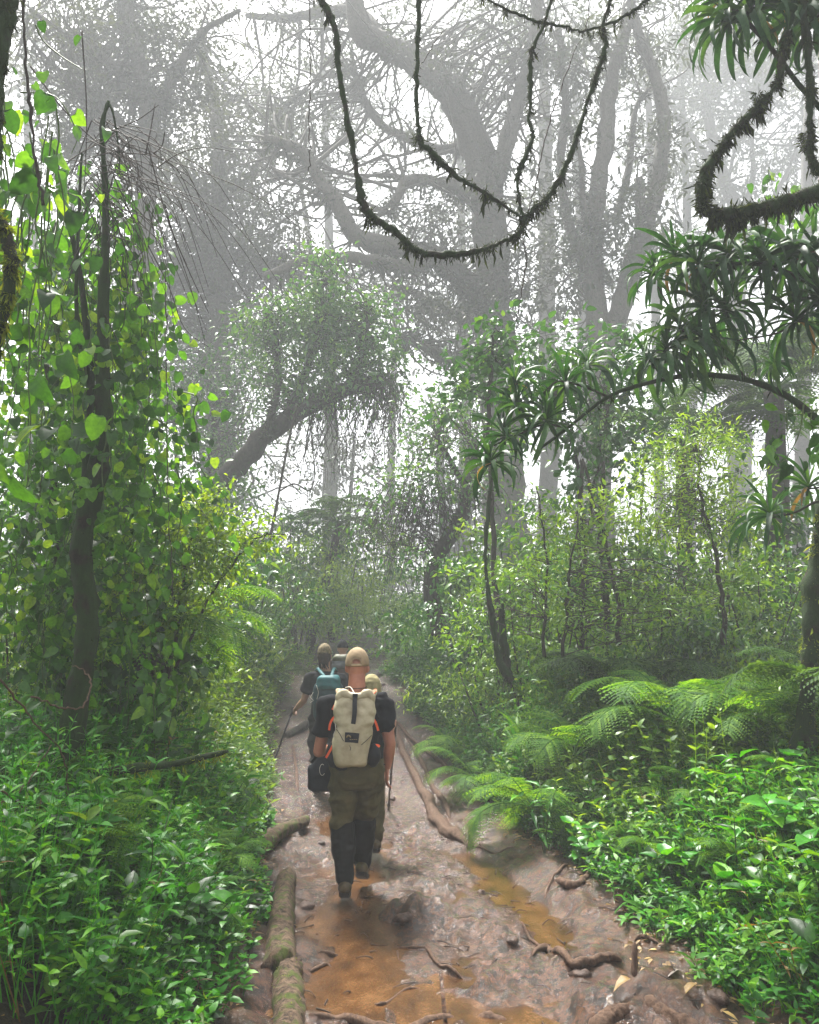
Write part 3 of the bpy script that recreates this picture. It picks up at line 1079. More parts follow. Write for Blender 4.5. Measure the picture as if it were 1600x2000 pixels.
bush('broad hazy bush-tree left of the leaning tree, pale green on top', [([(400, 1240, 14), (400, 1000, 14), (420, 800, 14)], .09, .03), ([(400, 1200, 14), (350, 950, 14), (340, 800, 14)], .06, .02)],
     [(380, 740, 14, .9, 46), (460, 720, 14, .8, 40), (330, 800, 14, .9, 40), (420, 830, 14, 1.0, 56), (350, 900, 14, .9, 40), (470, 880, 13.6, .8, 40), (300, 720, 14, .7, 20), (400, 960, 13.6, .9, 36), (500, 820, 13.6, .5, 18), (320, 980, 13.6, .9, 36)],
     .10, 'bush', name='broad_tree', cat='tree')
rb = bush('dark bush-tree at the right edge of the trail, hung with a tangle of bare twigs', [([(862, 1240, 10.5), (842, 1160, 10.5), (855, 1090, 10.5), (895, 1020, 10.6), (915, 950, 10.8), (925, 860, 11)], .11, .09), ([(915, 960, 10.8), (880, 900, 10.7), (850, 850, 10.6)], .05, .02)],
     [(850, 800, 10.8, .42, 26), (900, 840, 10.9, .6, 44), (830, 860, 10.7, .4, 24), (870, 920, 10.6, .55, 38), (800, 950, 10.5, .42, 24), (755, 960, 10.4, .28, 13), (930, 760, 11, .4, 22), (960, 880, 11, .5, 28), (740, 1010, 10.4, .3, 11), (720, 1060, 10.4, .25, 9), (840, 1000, 10.4, .4, 16), (930, 960, 10.7, .45, 22)],
     .085, 'bush', name='twiggy_tree', cat='tree', tw=.012)
tm, tl = MB(), MB()
c0 = PW(830, 960, 10.5)
st = c0 + rng.normal(size=(260, 3)) * np.array([.32, .3, .2]) * 1.2
for s in st:
    e = s + np.array([-.4 * rng.random() + (s[0] - c0[0]) * .5, rng.normal() * .2, -.6 - .95 * rng.random()])
    m = (s + e) / 2 + np.array([rng.normal() * .12, rng.normal() * .1, .12])
    add_tube(tm, catmull([s, m, e], 4), [.006, .003], 3, 0, False, .5)
hanging(tm, PW(760, 1000, 10.4) + rng.normal(size=(50, 3)) * np.array([.3, .2, .15]), .9, .004, .4, 3, tl, .07, LEAF6, 5)
for mbx, nm, mt in ((tm, 'twig_tangle', 'twig'), (tl, 'hanging_leaves', 'bush')):
    o = mbx.obj(nm, M[mt], rb)
    o.location = -rb.location

bush('broad-leaved shrub with a spire of round leaves, upright in the mist right of centre', [([(975, 1260, 9.4), (965, 1050, 9.4), (955, 850, 9.4), (962, 700, 9.4), (965, 630, 9.4)], .035, .012), ([(1150, 1240, 9.6), (1140, 1050, 9.6), (1120, 880, 9.6), (1060, 760, 9.6)], .03, .012), ([(1140, 1100, 9.6), (1160, 950, 9.6), (1190, 780, 9.6)], .025, .01)],
     [(965, 640, 9.4, .16, 7), (955, 680, 9.4, .30, 14), (920, 690, 9.4, .2, 8), (1010, 690, 9.5, .34, 18), (930, 740, 9.4, .32, 16), (990, 740, 9.5, .36, 18), (1090, 680, 9.6, .4, 20), (1160, 690, 9.7, .45, 22), (1210, 690, 9.8, .36, 14), (1080, 760, 9.6, .45, 20), (1170, 760, 9.6, .5, 24), (1220, 820, 9.7, .5, 24), (1140, 850, 9.6, .45, 22), (1230, 740, 9.7, .3, 12), (1250, 870, 9.6, .4, 16), (1050, 850, 9.6, .35, 12), (1120, 960, 9.5, .35, 14), (1190, 930, 9.6, .4, 16), (905, 790, 9.4, .3, 12), (1110, 1130, 9.4, .35, 12)],
     .12, 'bush', LEAFB, name='broadleaf_shrub', per=7, spread=.13)
bush('light-green slender tree rising above the ferns on the right', [([(1210, 1260, 9), (1200, 1130, 9), (1165, 1000, 9), (1140, 900, 9)], .03, .015)],
     [(1130, 1000, 9, .4, 22), (1200, 1010, 9, .4, 20), (1180, 1080, 9, .45, 22), (1080, 1050, 9, .4, 20)], .075, 'pale', name='slender_tree', cat='tree', spread=.16)
bush('feathery light-green tree with a crooked thin trunk, left of the right-hand tree fern', [([(1415, 1260, 8.6), (1408, 1160, 8.6), (1395, 1060, 8.6), (1370, 980, 8.6), (1365, 880, 8.6)], .032, .012)],
     [(1370, 850, 8.6, .28, 18), (1320, 880, 8.6, .3, 22), (1410, 890, 8.6, .3, 20), (1350, 930, 8.6, .4, 34), (1430, 950, 8.6, .32, 18), (1290, 960, 8.6, .35, 24), (1250, 1010, 8.7, .35, 22), (1330, 1010, 8.6, .4, 26), (1400, 1020, 8.6, .35, 18), (1450, 1000, 8.5, .22, 8), (1270, 920, 8.8, .26, 14)],
     .075, 'pale', LANCE[0:2], name='feathery_tree', per=12, spread=.15, cat='tree')
bush('dense yellow-green shrub leaning over the left bank beside the trail', [([(330, 1330, 6.6), (350, 1200, 6.6), (370, 1080, 6.6), (400, 970, 6.6)], .018, .006), ([(320, 1330, 6.6), (300, 1150, 6.6), (310, 1020, 6.6)], .016, .006), ([(345, 1300, 6.6), (420, 1150, 6.6), (500, 1050, 6.5), (555, 1045, 6.5)], .014, .004)],
     [(420, 960, 6.6, .10, 8), (400, 1000, 6.6, .2, 24), (340, 1010, 6.6, .22, 28), (450, 1020, 6.6, .18, 20), (290, 1040, 6.6, .2, 22), (370, 1060, 6.6, .26, 36), (440, 1080, 6.5, .24, 28), (490, 1055, 6.5, .14, 12), (320, 1110, 6.6, .28, 36), (390, 1140, 6.5, .3, 36), (260, 1120, 6.7, .26, 28), (300, 1200, 6.6, .3, 30), (360, 1210, 6.5, .3, 30), (230, 1200, 6.6, .3, 28), (515, 1010, 6.5, .06, 4), (540, 1060, 6.5, .05, 3)],
     .055, 'yellow', name='yellow_shrub', per=10, tw=.005, spread=.075)

bush('leafy tree behind the crooked creeper-hung trunk at far left', [([(120, 1300, 7.6), (110, 1000, 7.6), (90, 700, 7.6), (100, 450, 7.6)], .05, .015), ([(260, 1300, 7.8), (265, 1050, 7.8), (250, 800, 7.8)], .03, .01)],
     [(60, 480, 7.6, .4, 12), (120, 560, 7.6, .45, 16), (40, 640, 7.6, .5, 20), (150, 680, 7.6, .5, 20), (230, 740, 7.7, .45, 16), (60, 780, 7.6, .55, 26), (170, 820, 7.6, .5, 24), (270, 860, 7.8, .42, 16), (90, 900, 7.6, .55, 26), (210, 940, 7.7, .5, 24), (30, 1000, 7.5, .5, 22), (140, 1030, 7.6, .5, 24), (260, 1000, 7.8, .4, 16), (60, 1120, 7.5, .5, 22), (180, 1130, 7.6, .5, 22)],
     .10, 'vine', LEAFB, name='leafy_tree', cat='tree', per=9, spread=.15)
bush('tall twiggy green sapling thicket right of the mossy slim stem', [([(1060, 1280, 8.7), (1065, 1100, 8.7), (1050, 950, 8.7)], .02, .008), ([(1100, 1280, 8.7), (1110, 1150, 8.7), (1130, 1000, 8.7)], .02, .008)],
     [(1050, 1000, 8.7, .3, 10), (1080, 1080, 8.7, .4, 16), (1020, 1120, 8.7, .36, 14), (1130, 1130, 8.7, .36, 14), (1060, 1180, 8.6, .4, 18), (1150, 1200, 8.6, .4, 16), (1250, 1180, 8.7, .42, 18), (1320, 1140, 8.7, .42, 18), (1300, 1220, 8.6, .4, 16), (930, 1180, 8.9, .3, 12), (1400, 1180, 8.7, .4, 16), (1480, 1150, 8.7, .4, 14)],
     .075, 'pale', LANCE, name='sapling_thicket', per=11, spread=.14)

# under-storey shrubs: a few kinds built once, then set out one by one
def proto_bush(name, leaf, leafm, h, w, n, tmpl=LEAF6, per=10):
    root = empty(name, (0, 0, -50), 'x', 'shrub')
    st = MB()
    tops = []
    for q in range(5):
        a = rng.random() * 6.28
        e = np.array([math.cos(a) * w * .5 * rng.random(), math.sin(a) * w * .5 * rng.random(), h * (.7 + .3 * rng.random())])
        p = catmull([(0, 0, 0), e * .5 + rng.normal(size=3) * .05, e], 5)
        tops.append(p)
        add_tube(st, p, [.022, .007], 5, .1, True, .5)
    tag(st.obj('stems', M['bark'], root), kind='stuff')
    cr = MB()
    for q in range(n):
        t = tops[q % 5]
        c = t[rng.integers(len(t) // 3, len(t))] + rng.normal(size=3) * np.array([w * .3, w * .3, h * .1])
        c[2] = np.clip(c[2], .12 * h, h)
        clumps(cr, tmpl, c, w * .16, 9, per, leaf, .11)
    cr.obj('crown', M[leafm], root)
    return root


protos = [proto_bush('understorey_shrub', .08, 'bush', 1.9, 1.5, 34), proto_bush('understorey_shrub', .07, 'pale', 1.5, 1.3, 30, LANCE),
          proto_bush('understorey_shrub', .11, 'bush', 2.6, 1.6, 34, LEAFB, 8), proto_bush('understorey_shrub', .09, 'pale', 2.3, 1.7, 34)]
PLAIN = ['dark small-leaved shrub', 'light-green narrow-leaved shrub', 'tall dark shrub with round leaves', 'tall light-green shrub']
used = [False] * 4
spots = []


def put_shrub(kind, x, y, s, lab):
    o = protos[kind] if not used[kind] else copy_tree(protos[kind])
    used[kind] = True
    o.location = (x, y, gh(x, y) - .04)
    o.rotation_euler = (0, 0, rng.random() * 6.28)
    o.scale = (s, s, s * (.85 + .3 * rng.random()))
    tag(o, lab, 'shrub', 'shrubs of the forest floor')


# right side (pixels give the spot along the bank), then left side, then round the far bend
_sh = [(0, 910, 12.5, 'right of the bend where the trail turns off'), (1, 960, 11, 'just behind the twiggy tree at the right of the trail'), (3, 1040, 10.4, 'behind the low fern clump beside the trail'),
       (2, 1100, 11.5, 'between the broad-leaved shrub stems'), (1, 1160, 10, 'left of the crooked thin trunk'), (3, 1230, 11, 'behind the large light fern fronds'), (0, 1300, 10, 'right of the slender tree stem'),
       (2, 1370, 11, 'behind the feathery tree'), (3, 1440, 10.2, 'in front of the grey trunk of the right tree fern'), (0, 1510, 11, 'right of the grey tree-fern trunk'), (1, 1590, 10, 'at the right edge of view in the mist'),
       (3, 1000, 13.5, 'second row behind the twiggy tree'), (2, 1150, 14, 'deep in the mist right of centre'), (0, 1280, 14, 'deep in the mist behind the slender tree'), (3, 1420, 14, 'deep in the mist behind the feathery tree'), (2, 1560, 14, 'deep in the mist at far right'),
       (1, 960, 10.8, 'beside the trail under the twiggy tree'), (0, 425, 13.2, 'at the left edge of the trail beyond the hikers'), (1, 360, 11.5, 'behind the large arching tree fern'), (2, 400, 13.5, 'under the leaning tree'),
       (3, 320, 11, 'behind the yellow-green shrub'), (0, 300, 12, 'behind the dark shaggy tree-fern trunk'), (1, 230, 10.5, 'left of the shaggy tree-fern trunk'), (2, 150, 10, 'behind the creeper-hung trunk'), (3, 80, 9.5, 'left of the creeper-hung trunk'),
       (0, 10, 9, 'at the left edge of view'), (3, 300, 9, 'between the shaggy trunk and the yellow shrub'), (1, 60, 7.6, 'low at the left edge behind the vine leaves'), (2, 250, 8.2, 'close behind the yellow-green shrub'),
       (0, 470, 15.5, 'where the trail fades left of the leading hiker'), (2, 560, 21, 'below the slender pale trunk over the bend'), (3, 585, 19, 'straight ahead at the bend'), (1, 690, 24, 'closing the trail at the bend'), (1, 610, 20, 'lowest, at the foot of the bend'),
       (3, 735, 27, 'behind the bend'), (2, 845, 24, 'right side of the bend'), (1, 880, 18, 'hanging over the right side of the bend'), (0, 930, 15, 'at the right bank before the bend'), (3, 620, 28, 'far back over the bend, palest of its kind'), (3, 650, 22.5, 'far back, round-leaved, over the bend')]
for kind, px, d, lab in _sh:
    x = (px - 800) / FPX * d / 1.0
    put_shrub(kind, x, d, 1.0 if d < 12 else (1.2 if d < 20 else 1.35), PLAIN[kind] + ' ' + lab)

# far wood that closes the view: one mass
fw = MB()
for q in range(330):
    a = rng.random()
    d = 46 + 24 * rng.random()
    x = (rng.random() * 2 - 1) * (d * .62 + 4)
    z = gh(x, d)
    hh = rng.random() ** 1.6 * 11
    clumps(fw, LEAF2, (x, d, z + hh), 2.6, 12, 12, .42, .8)
tag(fw.obj('far_forest', M['canopy'], None), 'pale wall of misty forest closing the view behind the trees', kind='stuff')


# ---------------------------------------------------------------- tree ferns and ferns
def frond_mesh(name, L, arch, width, n_pin=26, detail=2, mat='fern', tilt=.55):
    """bipinnate frond: grows along +y, arches in z; rachis plus pinnae with pinnules"""
    mb = MB()
    t = np.linspace(0, 1, 24)
    y = L * np.sin(t * arch * 1.05) / (arch * 1.05)
    z = L * (tilt * t - (tilt + .55) * arch * .55 * t ** 2.2)
    rx = np.stack([0 * t + .02 * L * np.sin(t * 5), y, z], -1)
    add_tube(mb, rx, [.008 * L ** .5, .002], 4, 0, False, .05)
    T, _, _ = frames(rx)
    for k in range(n_pin):
        s = .14 + .85 * (k + .5) / n_pin
        i = s * 23
        p = rx[int(i)] + (rx[min(23, int(i) + 1)] - rx[int(i)]) * (i - int(i))
        tt = T[int(i)]
        prof = (math.sin(math.pi * min(1, s ** .8 * .98)) ** .65) * (1.0 if s > .25 else .8)
        for sd_ in (-1, 1):
            pl = width * prof * (.92 + .16 * rng.random())
            if pl < .02:
                continue
            side = np.array([sd_, 0, 0.])
            dr = unit(side + tt * (.35 + .5 * s) + np.array([0, 0, -.05 + rng.normal() * .05]))
            m = 6 if detail < 2 else 5
            u = np.linspace(0, 1, m)[:, None]
            pp = p + dr * u * pl + np.array([0, 0, -1.0]) * (u ** 2) * pl * (.22 + .15 * rng.random())
            up = unit(np.cross(side, tt) * sd_)
            if up[2] < 0:
                up = -up
            if detail < 2:
                w = (.010 + pl * .065) * np.array([.7, 1, .95, .8, .55, .05])[:, None]
                A, Bv = pp + tt * w, pp - tt * w
                V = np.vstack([A, Bv])
                F = [(j, j + 1, m + j + 1, m + j) for j in range(m - 1)]
                mb.add(V, np.array(F), rng.random())
            else:
                npn = 9
                q = (np.arange(npn) + .6) / npn
                ip = q * (m - 1)
                i0 = np.minimum(ip.astype(int), m - 2)
                pos = pp[i0] + (pp[i0 + 1] - pp[i0]) * (ip - i0)[:, None]
                ln = pl * .165 * (1 - q * .7) + .005
                d2 = unit(pp[i0 + 1] - pp[i0])
                for e in (-1, 1):
                    fw_ = unit(tt[None] * e + d2 * .8 + rng.normal(size=(npn, 3)) * .12)
                    scatter(mb, (np.array([(-.27, 0, 0), (.27, 0, 0), (.2, .7, -.05), (0, 1, -.12), (-.2, .7, -.05)]), np.array([(0, 1, 2), (0, 2, 4), (4, 2, 3)])),
                            pos, fw_, np.tile(up, (npn, 1)), ln, np.full(npn, rng.random()))
    return mb.mesh(name, M[mat])


FR = {}
for mt in ('fern', 'ferndark'):
    FR[mt] = [frond_mesh('frond', 1.0, a, .25 + .03 * k, 21, 2, mt, tl_) for k, (a, tl_) in enumerate([(.9, .75), (1.1, .65), (1.25, .6), (1.0, .45)])]


def fern(label, base, n, L, mat='fern', trunk=None, tr_r=.1, spread=(0, 6.283), lift=(-.1, .45), name='fern', cat='fern', group=None, seed=None):
    root = empty(name, base, label, cat, group)
    top = np.zeros(3)
    if trunk is not None:
        p = catmull([np.array(q) for q in trunk], 5)
        mb = MB()
        add_tube(mb, p, [tr_r, tr_r * .8], 10, .2, True, .5)
        mb.obj('trunk', M['bark'], root)
        mb = MB()
        moss_on(mb, p, np.full(len(p), tr_r), 500, tr_r * 1.3, .8, .03, False)
        tag(mb.obj('trunk_fibre', M['twig'], root), kind='stuff')
        top = p[-1]
    for k in range(n):
        a = spread[0] + (spread[1] - spread[0]) * (k + .6 * rng.random()) / n
        el = lift[0] + (lift[1] - lift[0]) * rng.random()
        o = link('frond', FR[mat][k % 4], root, top, (el, rng.normal() * .15, a - math.pi / 2), L * (.8 + .35 * rng.random()))
    return root


def on_ground(px, py):
    g = G(px, py)
    return g


def at(x, y, dz=0):
    return (x, y, gh(x, y) + dz)


def xat(px, d):
    return (px - 800) / FPX * d


# tree fern, left, with dark shaggy trunk
x = xat(315, 6.9)
b = at(x, 6.9)
tf = fern('big tree fern on the left bank, dark shaggy trunk and fronds arching over the trail', b, 15, 1.2, 'fern', [(0, 0, 0), (-.02, 0, .4), (-.06, 0, .85), (-.03, -.05, 1.15)], .14, (0, 6.283), (-.15, .45), 'tree_fern', 'tree fern')
x = xat(1540, 13.5)
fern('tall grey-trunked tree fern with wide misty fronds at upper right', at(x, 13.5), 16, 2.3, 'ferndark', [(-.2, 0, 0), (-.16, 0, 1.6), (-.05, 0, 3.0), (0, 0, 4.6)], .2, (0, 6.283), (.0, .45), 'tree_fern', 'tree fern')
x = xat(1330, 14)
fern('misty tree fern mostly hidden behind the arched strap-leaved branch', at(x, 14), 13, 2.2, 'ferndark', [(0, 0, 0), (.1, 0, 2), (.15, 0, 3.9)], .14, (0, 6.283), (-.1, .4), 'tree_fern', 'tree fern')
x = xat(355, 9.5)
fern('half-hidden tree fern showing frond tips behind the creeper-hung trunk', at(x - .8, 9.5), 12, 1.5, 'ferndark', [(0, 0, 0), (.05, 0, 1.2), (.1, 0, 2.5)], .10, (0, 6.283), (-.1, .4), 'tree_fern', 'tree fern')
x = xat(650, 21)
fern('small pale tree fern standing at the misty bend of the trail', at(x, 21), 11, 1.9, 'ferndark', [(-.6, 0, 0), (-.3, 0, 1.3), (0, 0, 2.5), (.1, 0, 3.3)], .12, (0, 6.283), (-.1, .35), 'tree_fern', 'tree fern')

_ferns = [
    ('broad fern hanging its fronds over the muddy edge of the trail on the right', 1030, 7.3, 12, .85, 'fern', .3, (-.35, .4)),
    ('bright fern behind the one hanging over the trail edge', 1110, 8.0, 10, 1.0, 'fern', .55, (.0, .5)),
    ('large bright fern with wide flat fronds in the middle of the right bank', 1300, 7.6, 13, 1.25, 'fern', .62, (.05, .45)),
    ('large bright fern right of the widest one, near the mossy trunk', 1470, 6.9, 12, 1.05, 'fern', .55, (-.05, .4)),
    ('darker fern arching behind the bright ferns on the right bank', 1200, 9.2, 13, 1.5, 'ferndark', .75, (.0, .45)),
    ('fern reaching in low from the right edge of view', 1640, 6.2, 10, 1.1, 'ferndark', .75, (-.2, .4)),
    ('small yellow-green fern low among herbs on the right bank', 1370, 6.3, 9, .6, 'fern', .12, (.0, .5)),
    ('small fern at the right edge of view above the dense herbs', 1570, 5.6, 9, .62, 'fern', .2, (-.1, .4)),
    ('fern in the bottom right corner among the herbs', 1585, 4.25, 8, .42, 'fern', .1, (-.1, .5)),
    ('bright fern on the left bank under the big tree fern', 430, 7.2, 10, .6, 'fern', .2, (-.1, .4)),
    ('fern on the left slope beside the hiker with the pole', 440, 8.6, 10, .6, 'fern', .25, (-.1, .45)),
    ('small fern in the middle of the left bank below the fallen branch', 330, 5.3, 8, .5, 'fern', .22, (-.05, .45)),
    ('small fern near the top of the left herb bank', 300, 6.3, 9, .6, 'fern', .2, (.1, .6)),
    ('fern with few long fronds low on the left bank near the camera', 190, 4.3, 7, .55, 'fern', .2, (.1, .7)),
    ('fern at the left edge of view half way up the bank', 90, 4.7, 8, .55, 'ferndark', .3, (-.1, .6)),
    ('small fern at the foot of the left bank beside the mossy log', 410, 4.6, 7, .4, 'fern', .12, (-.1, .4)),
    ('fern overhanging the far right edge of the trail', 885, 11.0, 9, .8, 'fern', .2, (-.1, .4)),
    ('fern at the foot of the slim mossy stem right of the trail', 930, 9.4, 9, .8, 'fern', .2, (-.05, .4)),
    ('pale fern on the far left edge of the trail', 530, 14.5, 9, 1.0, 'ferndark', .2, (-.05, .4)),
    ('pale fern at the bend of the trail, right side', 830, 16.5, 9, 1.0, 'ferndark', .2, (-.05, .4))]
for lab, px, d, n, L, mt, dz, lf in _ferns:
    x = xat(px, d)
    fern(lab, at(x, d, dz), n, L, mt, None, .1, (0, 6.283), lf, 'fern', 'fern', 'ferns along the trail')

# ---------------------------------------------------------------- strap-leaved dragon trees at right
def strap_mesh(name, L, droop, twist, mat='drac', w=.0165):
    m = 9
    t = np.linspace(0, 1, m)
    ang = .55 - droop * t ** 1.3
    dy = np.cos(ang) / (m - 1) * L
    dz = np.sin(ang) / (m - 1) * L
    y = np.concatenate([[0], np.cumsum(dy)[:-1]])
    z = np.concatenate([[0], np.cumsum(dz)[:-1]])
    hw = w * L / .4 * np.array([.45, .62, .85, 1, 1, .95, .75, .45, .03])
    V, F = [], []
    for i in range(m):
        s = math.sin(twist * t[i] * 3) * .5
        V += [(-hw[i], y[i], z[i] + hw[i] * (.5 + s)), (0, y[i], z[i]), (hw[i], y[i], z[i] + hw[i] * (.5 - s))]
    for i in range(m - 1):
        a = i * 3
        F += [(a, a + 1, a + 4, a + 3), (a + 1, a + 2, a + 5, a + 4)]
    return to_mesh(name, np.array(V), np.array(F), M[mat], np.full(len(V), rng.random()))


STRAPS = [strap_mesh('leaf', .40 + .04 * k, dr, tw_) for k, (dr, tw_) in enumerate([(.4, .3), (1.1, .5), (1.7, .8), (2.1, .3), (2.4, 1.0), (2.0, .6)])]
DEADS = strap_mesh('leaf', .42, 2.3, .8, 'dead', .014)


def rosette(root, pos, s=1.0, n=34, tiltv=(0, 0, 1)):
    pos = np.asarray(pos)
    mb = MB()
    add_tube(mb, [(0, 0, -.08 * s), (0, 0, .02 * s), (0, 0, .10 * s)], [.014 * s, .004], 6, .2, True, .3)
    q = Vector(tiltv).to_track_quat('Z', 'Y')
    r = mb.obj('rosette', M['drac'], root)
    r.location = pos
    r.rotation_euler = q.to_euler()
    for k in range(n):
        u = k / n
        a = k * 2.39996 + rng.normal() * .25
        el = 1.25 - 1.75 * u + rng.normal() * .10
        me = STRAPS[min(5, int(u * 5.2 + rng.random() * .8))]
        if u > .9 and rng.random() < .25:
            me = DEADS
        link('leaf', me, r, (0, 0, .04 * s * (1 - u)), (el - .55, 0, a), s * (.75 + .4 * rng.random()) * (1.0 if u > .15 else .75))
    return r


def dragon(label, base, branches, ros, s=1., n=34):
    root = grow('dragon_tree', label, 'dragon tree')
    for k, (spec, r0, r1) in enumerate(branches):
        p = pts_of(spec, 6)
        mb = MB()
        add_tube(mb, p, [r0, r1], 7, .15, True, .5)
        mb.obj('branch', M['barkmoss' if r0 > .014 else 'bark'], root)
        if r0 > .014:
            mb = MB()
            moss_on(mb, p, np.linspace(r0, r1, len(p)), 260, .05, .6)
            mb.obj('moss', M['moss'], root)
    for px, py, d, sc in ros:
        rosette(root, P(px, py, d), s * sc, n, (rng.normal() * .25 - .1, rng.normal() * .25, 1))
    return rebase(root, base)


bx = xat(1700, 6)
dragon('dragon tree whose long mossy branch arches across the right side with drooping strap leaves', (bx, 5.6, gh(bx, 5.6)),
       [([(1760, 1100, 5.6), (1690, 900, 5.6), (1600, 822, 5.6), (1540, 775, 5.6), (1470, 745, 5.6), (1400, 733, 5.6), (1330, 735, 5.6), (1240, 755, 5.6), (1180, 780, 5.6), (1110, 835, 5.6), (1050, 880, 5.6)], .030, .010),
        ([(1460, 742, 5.6), (1420, 700, 5.6), (1370, 690, 5.5), (1330, 640, 5.5), (1285, 560, 5.5)], .010, .006),
        ([(1190, 776, 5.6), (1140, 755, 5.6), (1090, 745, 5.6), (1060, 770, 5.6)], .010, .006),
        ([(1110, 835, 5.6), (1060, 830, 5.6), (1010, 850, 5.6), (965, 870, 5.6)], .009, .006),
        ([(1520, 765, 5.6), (1518, 740, 5.6), (1512, 715, 5.6)], .008, .006)],
       [(1380, 610, 5.4, 1.0), (1330, 645, 5.5, .95), (1300, 690, 5.5, .95), (1420, 610, 5.5, .95), (1270, 705, 5.6, .85), (1372, 665, 5.4, .95), (1280, 540, 5.6, .75),
        (1105, 755, 5.6, .8), (1150, 715, 5.7, .7), (1010, 750, 5.8, .7), (1065, 825, 5.5, .8), (985, 855, 5.6, .7), (960, 905, 5.5, .7), (1012, 790, 5.7, .75), (1512, 715, 5.6, .5)], .95, 30)
bx = xat(1740, 5.4)
dragon('dragon tree with a fan of dark strap-leaved heads above the arched branch', (bx, 5.2, gh(bx, 5.2)),
       [([(1800, 1000, 5.2), (1720, 780, 5.2), (1640, 640, 5.2), (1590, 560, 5.2), (1500, 520, 5.2), (1440, 515, 5.2), (1370, 520, 5.3)], .028, .010),
        ([(1620, 610, 5.2), (1570, 620, 5.2), (1520, 650, 5.2), (1440, 665, 5.2)], .010, .005),
        ([(1590, 560, 5.2), (1600, 500, 5.2), (1590, 470, 5.2)], .012, .008)],
       [(1365, 520, 5.3, .95), (1425, 500, 5.3, .95), (1485, 515, 5.2, .95), (1555, 510, 5.2, 1.0), (1600, 490, 5.1, 1.0), (1556, 630, 5.2, .95), (1320, 500, 5.5, .8), (1610, 590, 5.1, .9)], .95, 32)
bx = xat(1780, 4.9)
dragon('dragon tree heads hanging from the top right corner beside a straight slanting stem', (bx, 4.9, gh(bx, 4.9)),
       [([(1790, 600, 4.9), (1640, 270, 4.9), (1560, 165, 4.9), (1490, 75, 4.9), (1400, -15, 4.9)], .020, .014),
        ([(1620, 250, 4.9), (1625, 100, 4.9), (1580, 0, 4.9)], .014, .010)],
       [(1425, 45, 4.9, 1.0), (1470, 30, 4.8, .95), (1545, 20, 4.8, 1.0), (1595, 45, 4.7, 1.0), (1415, 0, 5.0, .8), (1510, -10, 4.8, .9), (1640, 0, 4.8, 1)], .92, 32)
bx = xat(1690, 5.8)
dragon('dragon tree low at the right edge with one dark spiky head beside the grey trunk', (bx, 5.8, gh(bx, 5.8)),
       [([(1720, 1200, 5.8), (1650, 1000, 5.8), (1600, 980, 5.8), (1555, 1000, 5.8), (1505, 1012, 5.8)], .012, .007),
        ([(1640, 990, 5.8), (1610, 955, 5.8), (1578, 955, 5.8)], .010, .006)],
       [(1503, 1008, 5.8, .75), (1578, 955, 5.8, .7), (1640, 860, 5.8, .7)], 1.0, 30)

# ---------------------------------------------------------------- creeper-hung trunk and leaf curtain, left
def liana_obj(name, label, cat, spec, r, moss=0, mossl=.05, down=.7, knots=(), bark='barkmoss', sides=7, group=None, mossm='moss', side_rough=.22, n=8):
    root = grow(name, label, cat, group)
    p = pts_of(spec, n)
    p = p + rng.normal(size=p.shape) * .004
    rr = np.interp(np.linspace(0, 1, len(p)), np.linspace(0, 1, len(r)), r)
    rr = rr * (1 + .45 * noise3(p * 5, 9))
    mb = MB()
    add_tube(mb, p, rr, sides, side_rough, True, .5)
    mb.obj('stem', M[bark], root)
    if moss:
        ms = MB()
        moss_on(ms, p, rr, int(moss * 2.6), mossl * .62, down + .4)
        moss_on(ms, p, rr, int(moss * .25), mossl * 1.5, 2.2)
        for (kx, ky, kd, kr, kn) in knots:
            c = P(kx, ky, kd)
            pp = np.array([c + [0, 0, kr], c, c - [0, 0, kr * 1.4]])
            moss_on(ms, pp, np.array([kr * .5, kr, kr * .3]), kn, mossl * 1.2, .8, noise_gap=False)
        tag(ms.obj('moss', M[mossm], root), kind='stuff')
    return rebase(root, p[0])


HEART = blade(.43, [(0, 0), (.02, .70), (.20, 1), (.48, .98), (.80, .58), (1, 0)], .16, .16)
HEART = (HEART[0] * np.array([1, 1, 1]), HEART[1])
HEART[0][1:4, 1] -= .10      # lobes reach back past the stalk


def one_leaf_mesh(name, tmpl, mat, curl=0.0, seed=0):
    V, F = tmpl
    V = V.copy()
    r = np.random.default_rng(seed)
    V[:, 2] += curl * V[:, 1] ** 2 * -1 + r.normal(size=len(V)) * .018
    V[:, 0] *= 1 + .15 * r.normal()
    # refine: split every triangle in 4 for soft curvature and a nicked edge
    vs, fs, cache = [tuple(v) for v in V], [], {}

    def mid(a, b):
        k = (min(a, b), max(a, b))
        if k not in cache:
            m_ = (np.array(vs[a]) + np.array(vs[b])) / 2 + r.normal(size=3) * .008
            vs.append(tuple(m_))
            cache[k] = len(vs) - 1
        return cache[k]
    for a, b, c in F:
        ab, bc, ca = mid(a, b), mid(b, c), mid(c, a)
        fs += [(a, ab, ca), (ab, b, bc), (ca, bc, c), (ab, bc, ca)]
    return to_mesh(name, np.array(vs), np.array(fs), M[mat], np.full(len(vs), r.random()))


HLEAF = [one_leaf_mesh('leaf', HEART, 'vine', .1 * k, k) for k in range(5)]
BLEAF = [one_leaf_mesh('leaf', LEAFB, 'vine', .1 * k, k + 10) for k in range(4)]


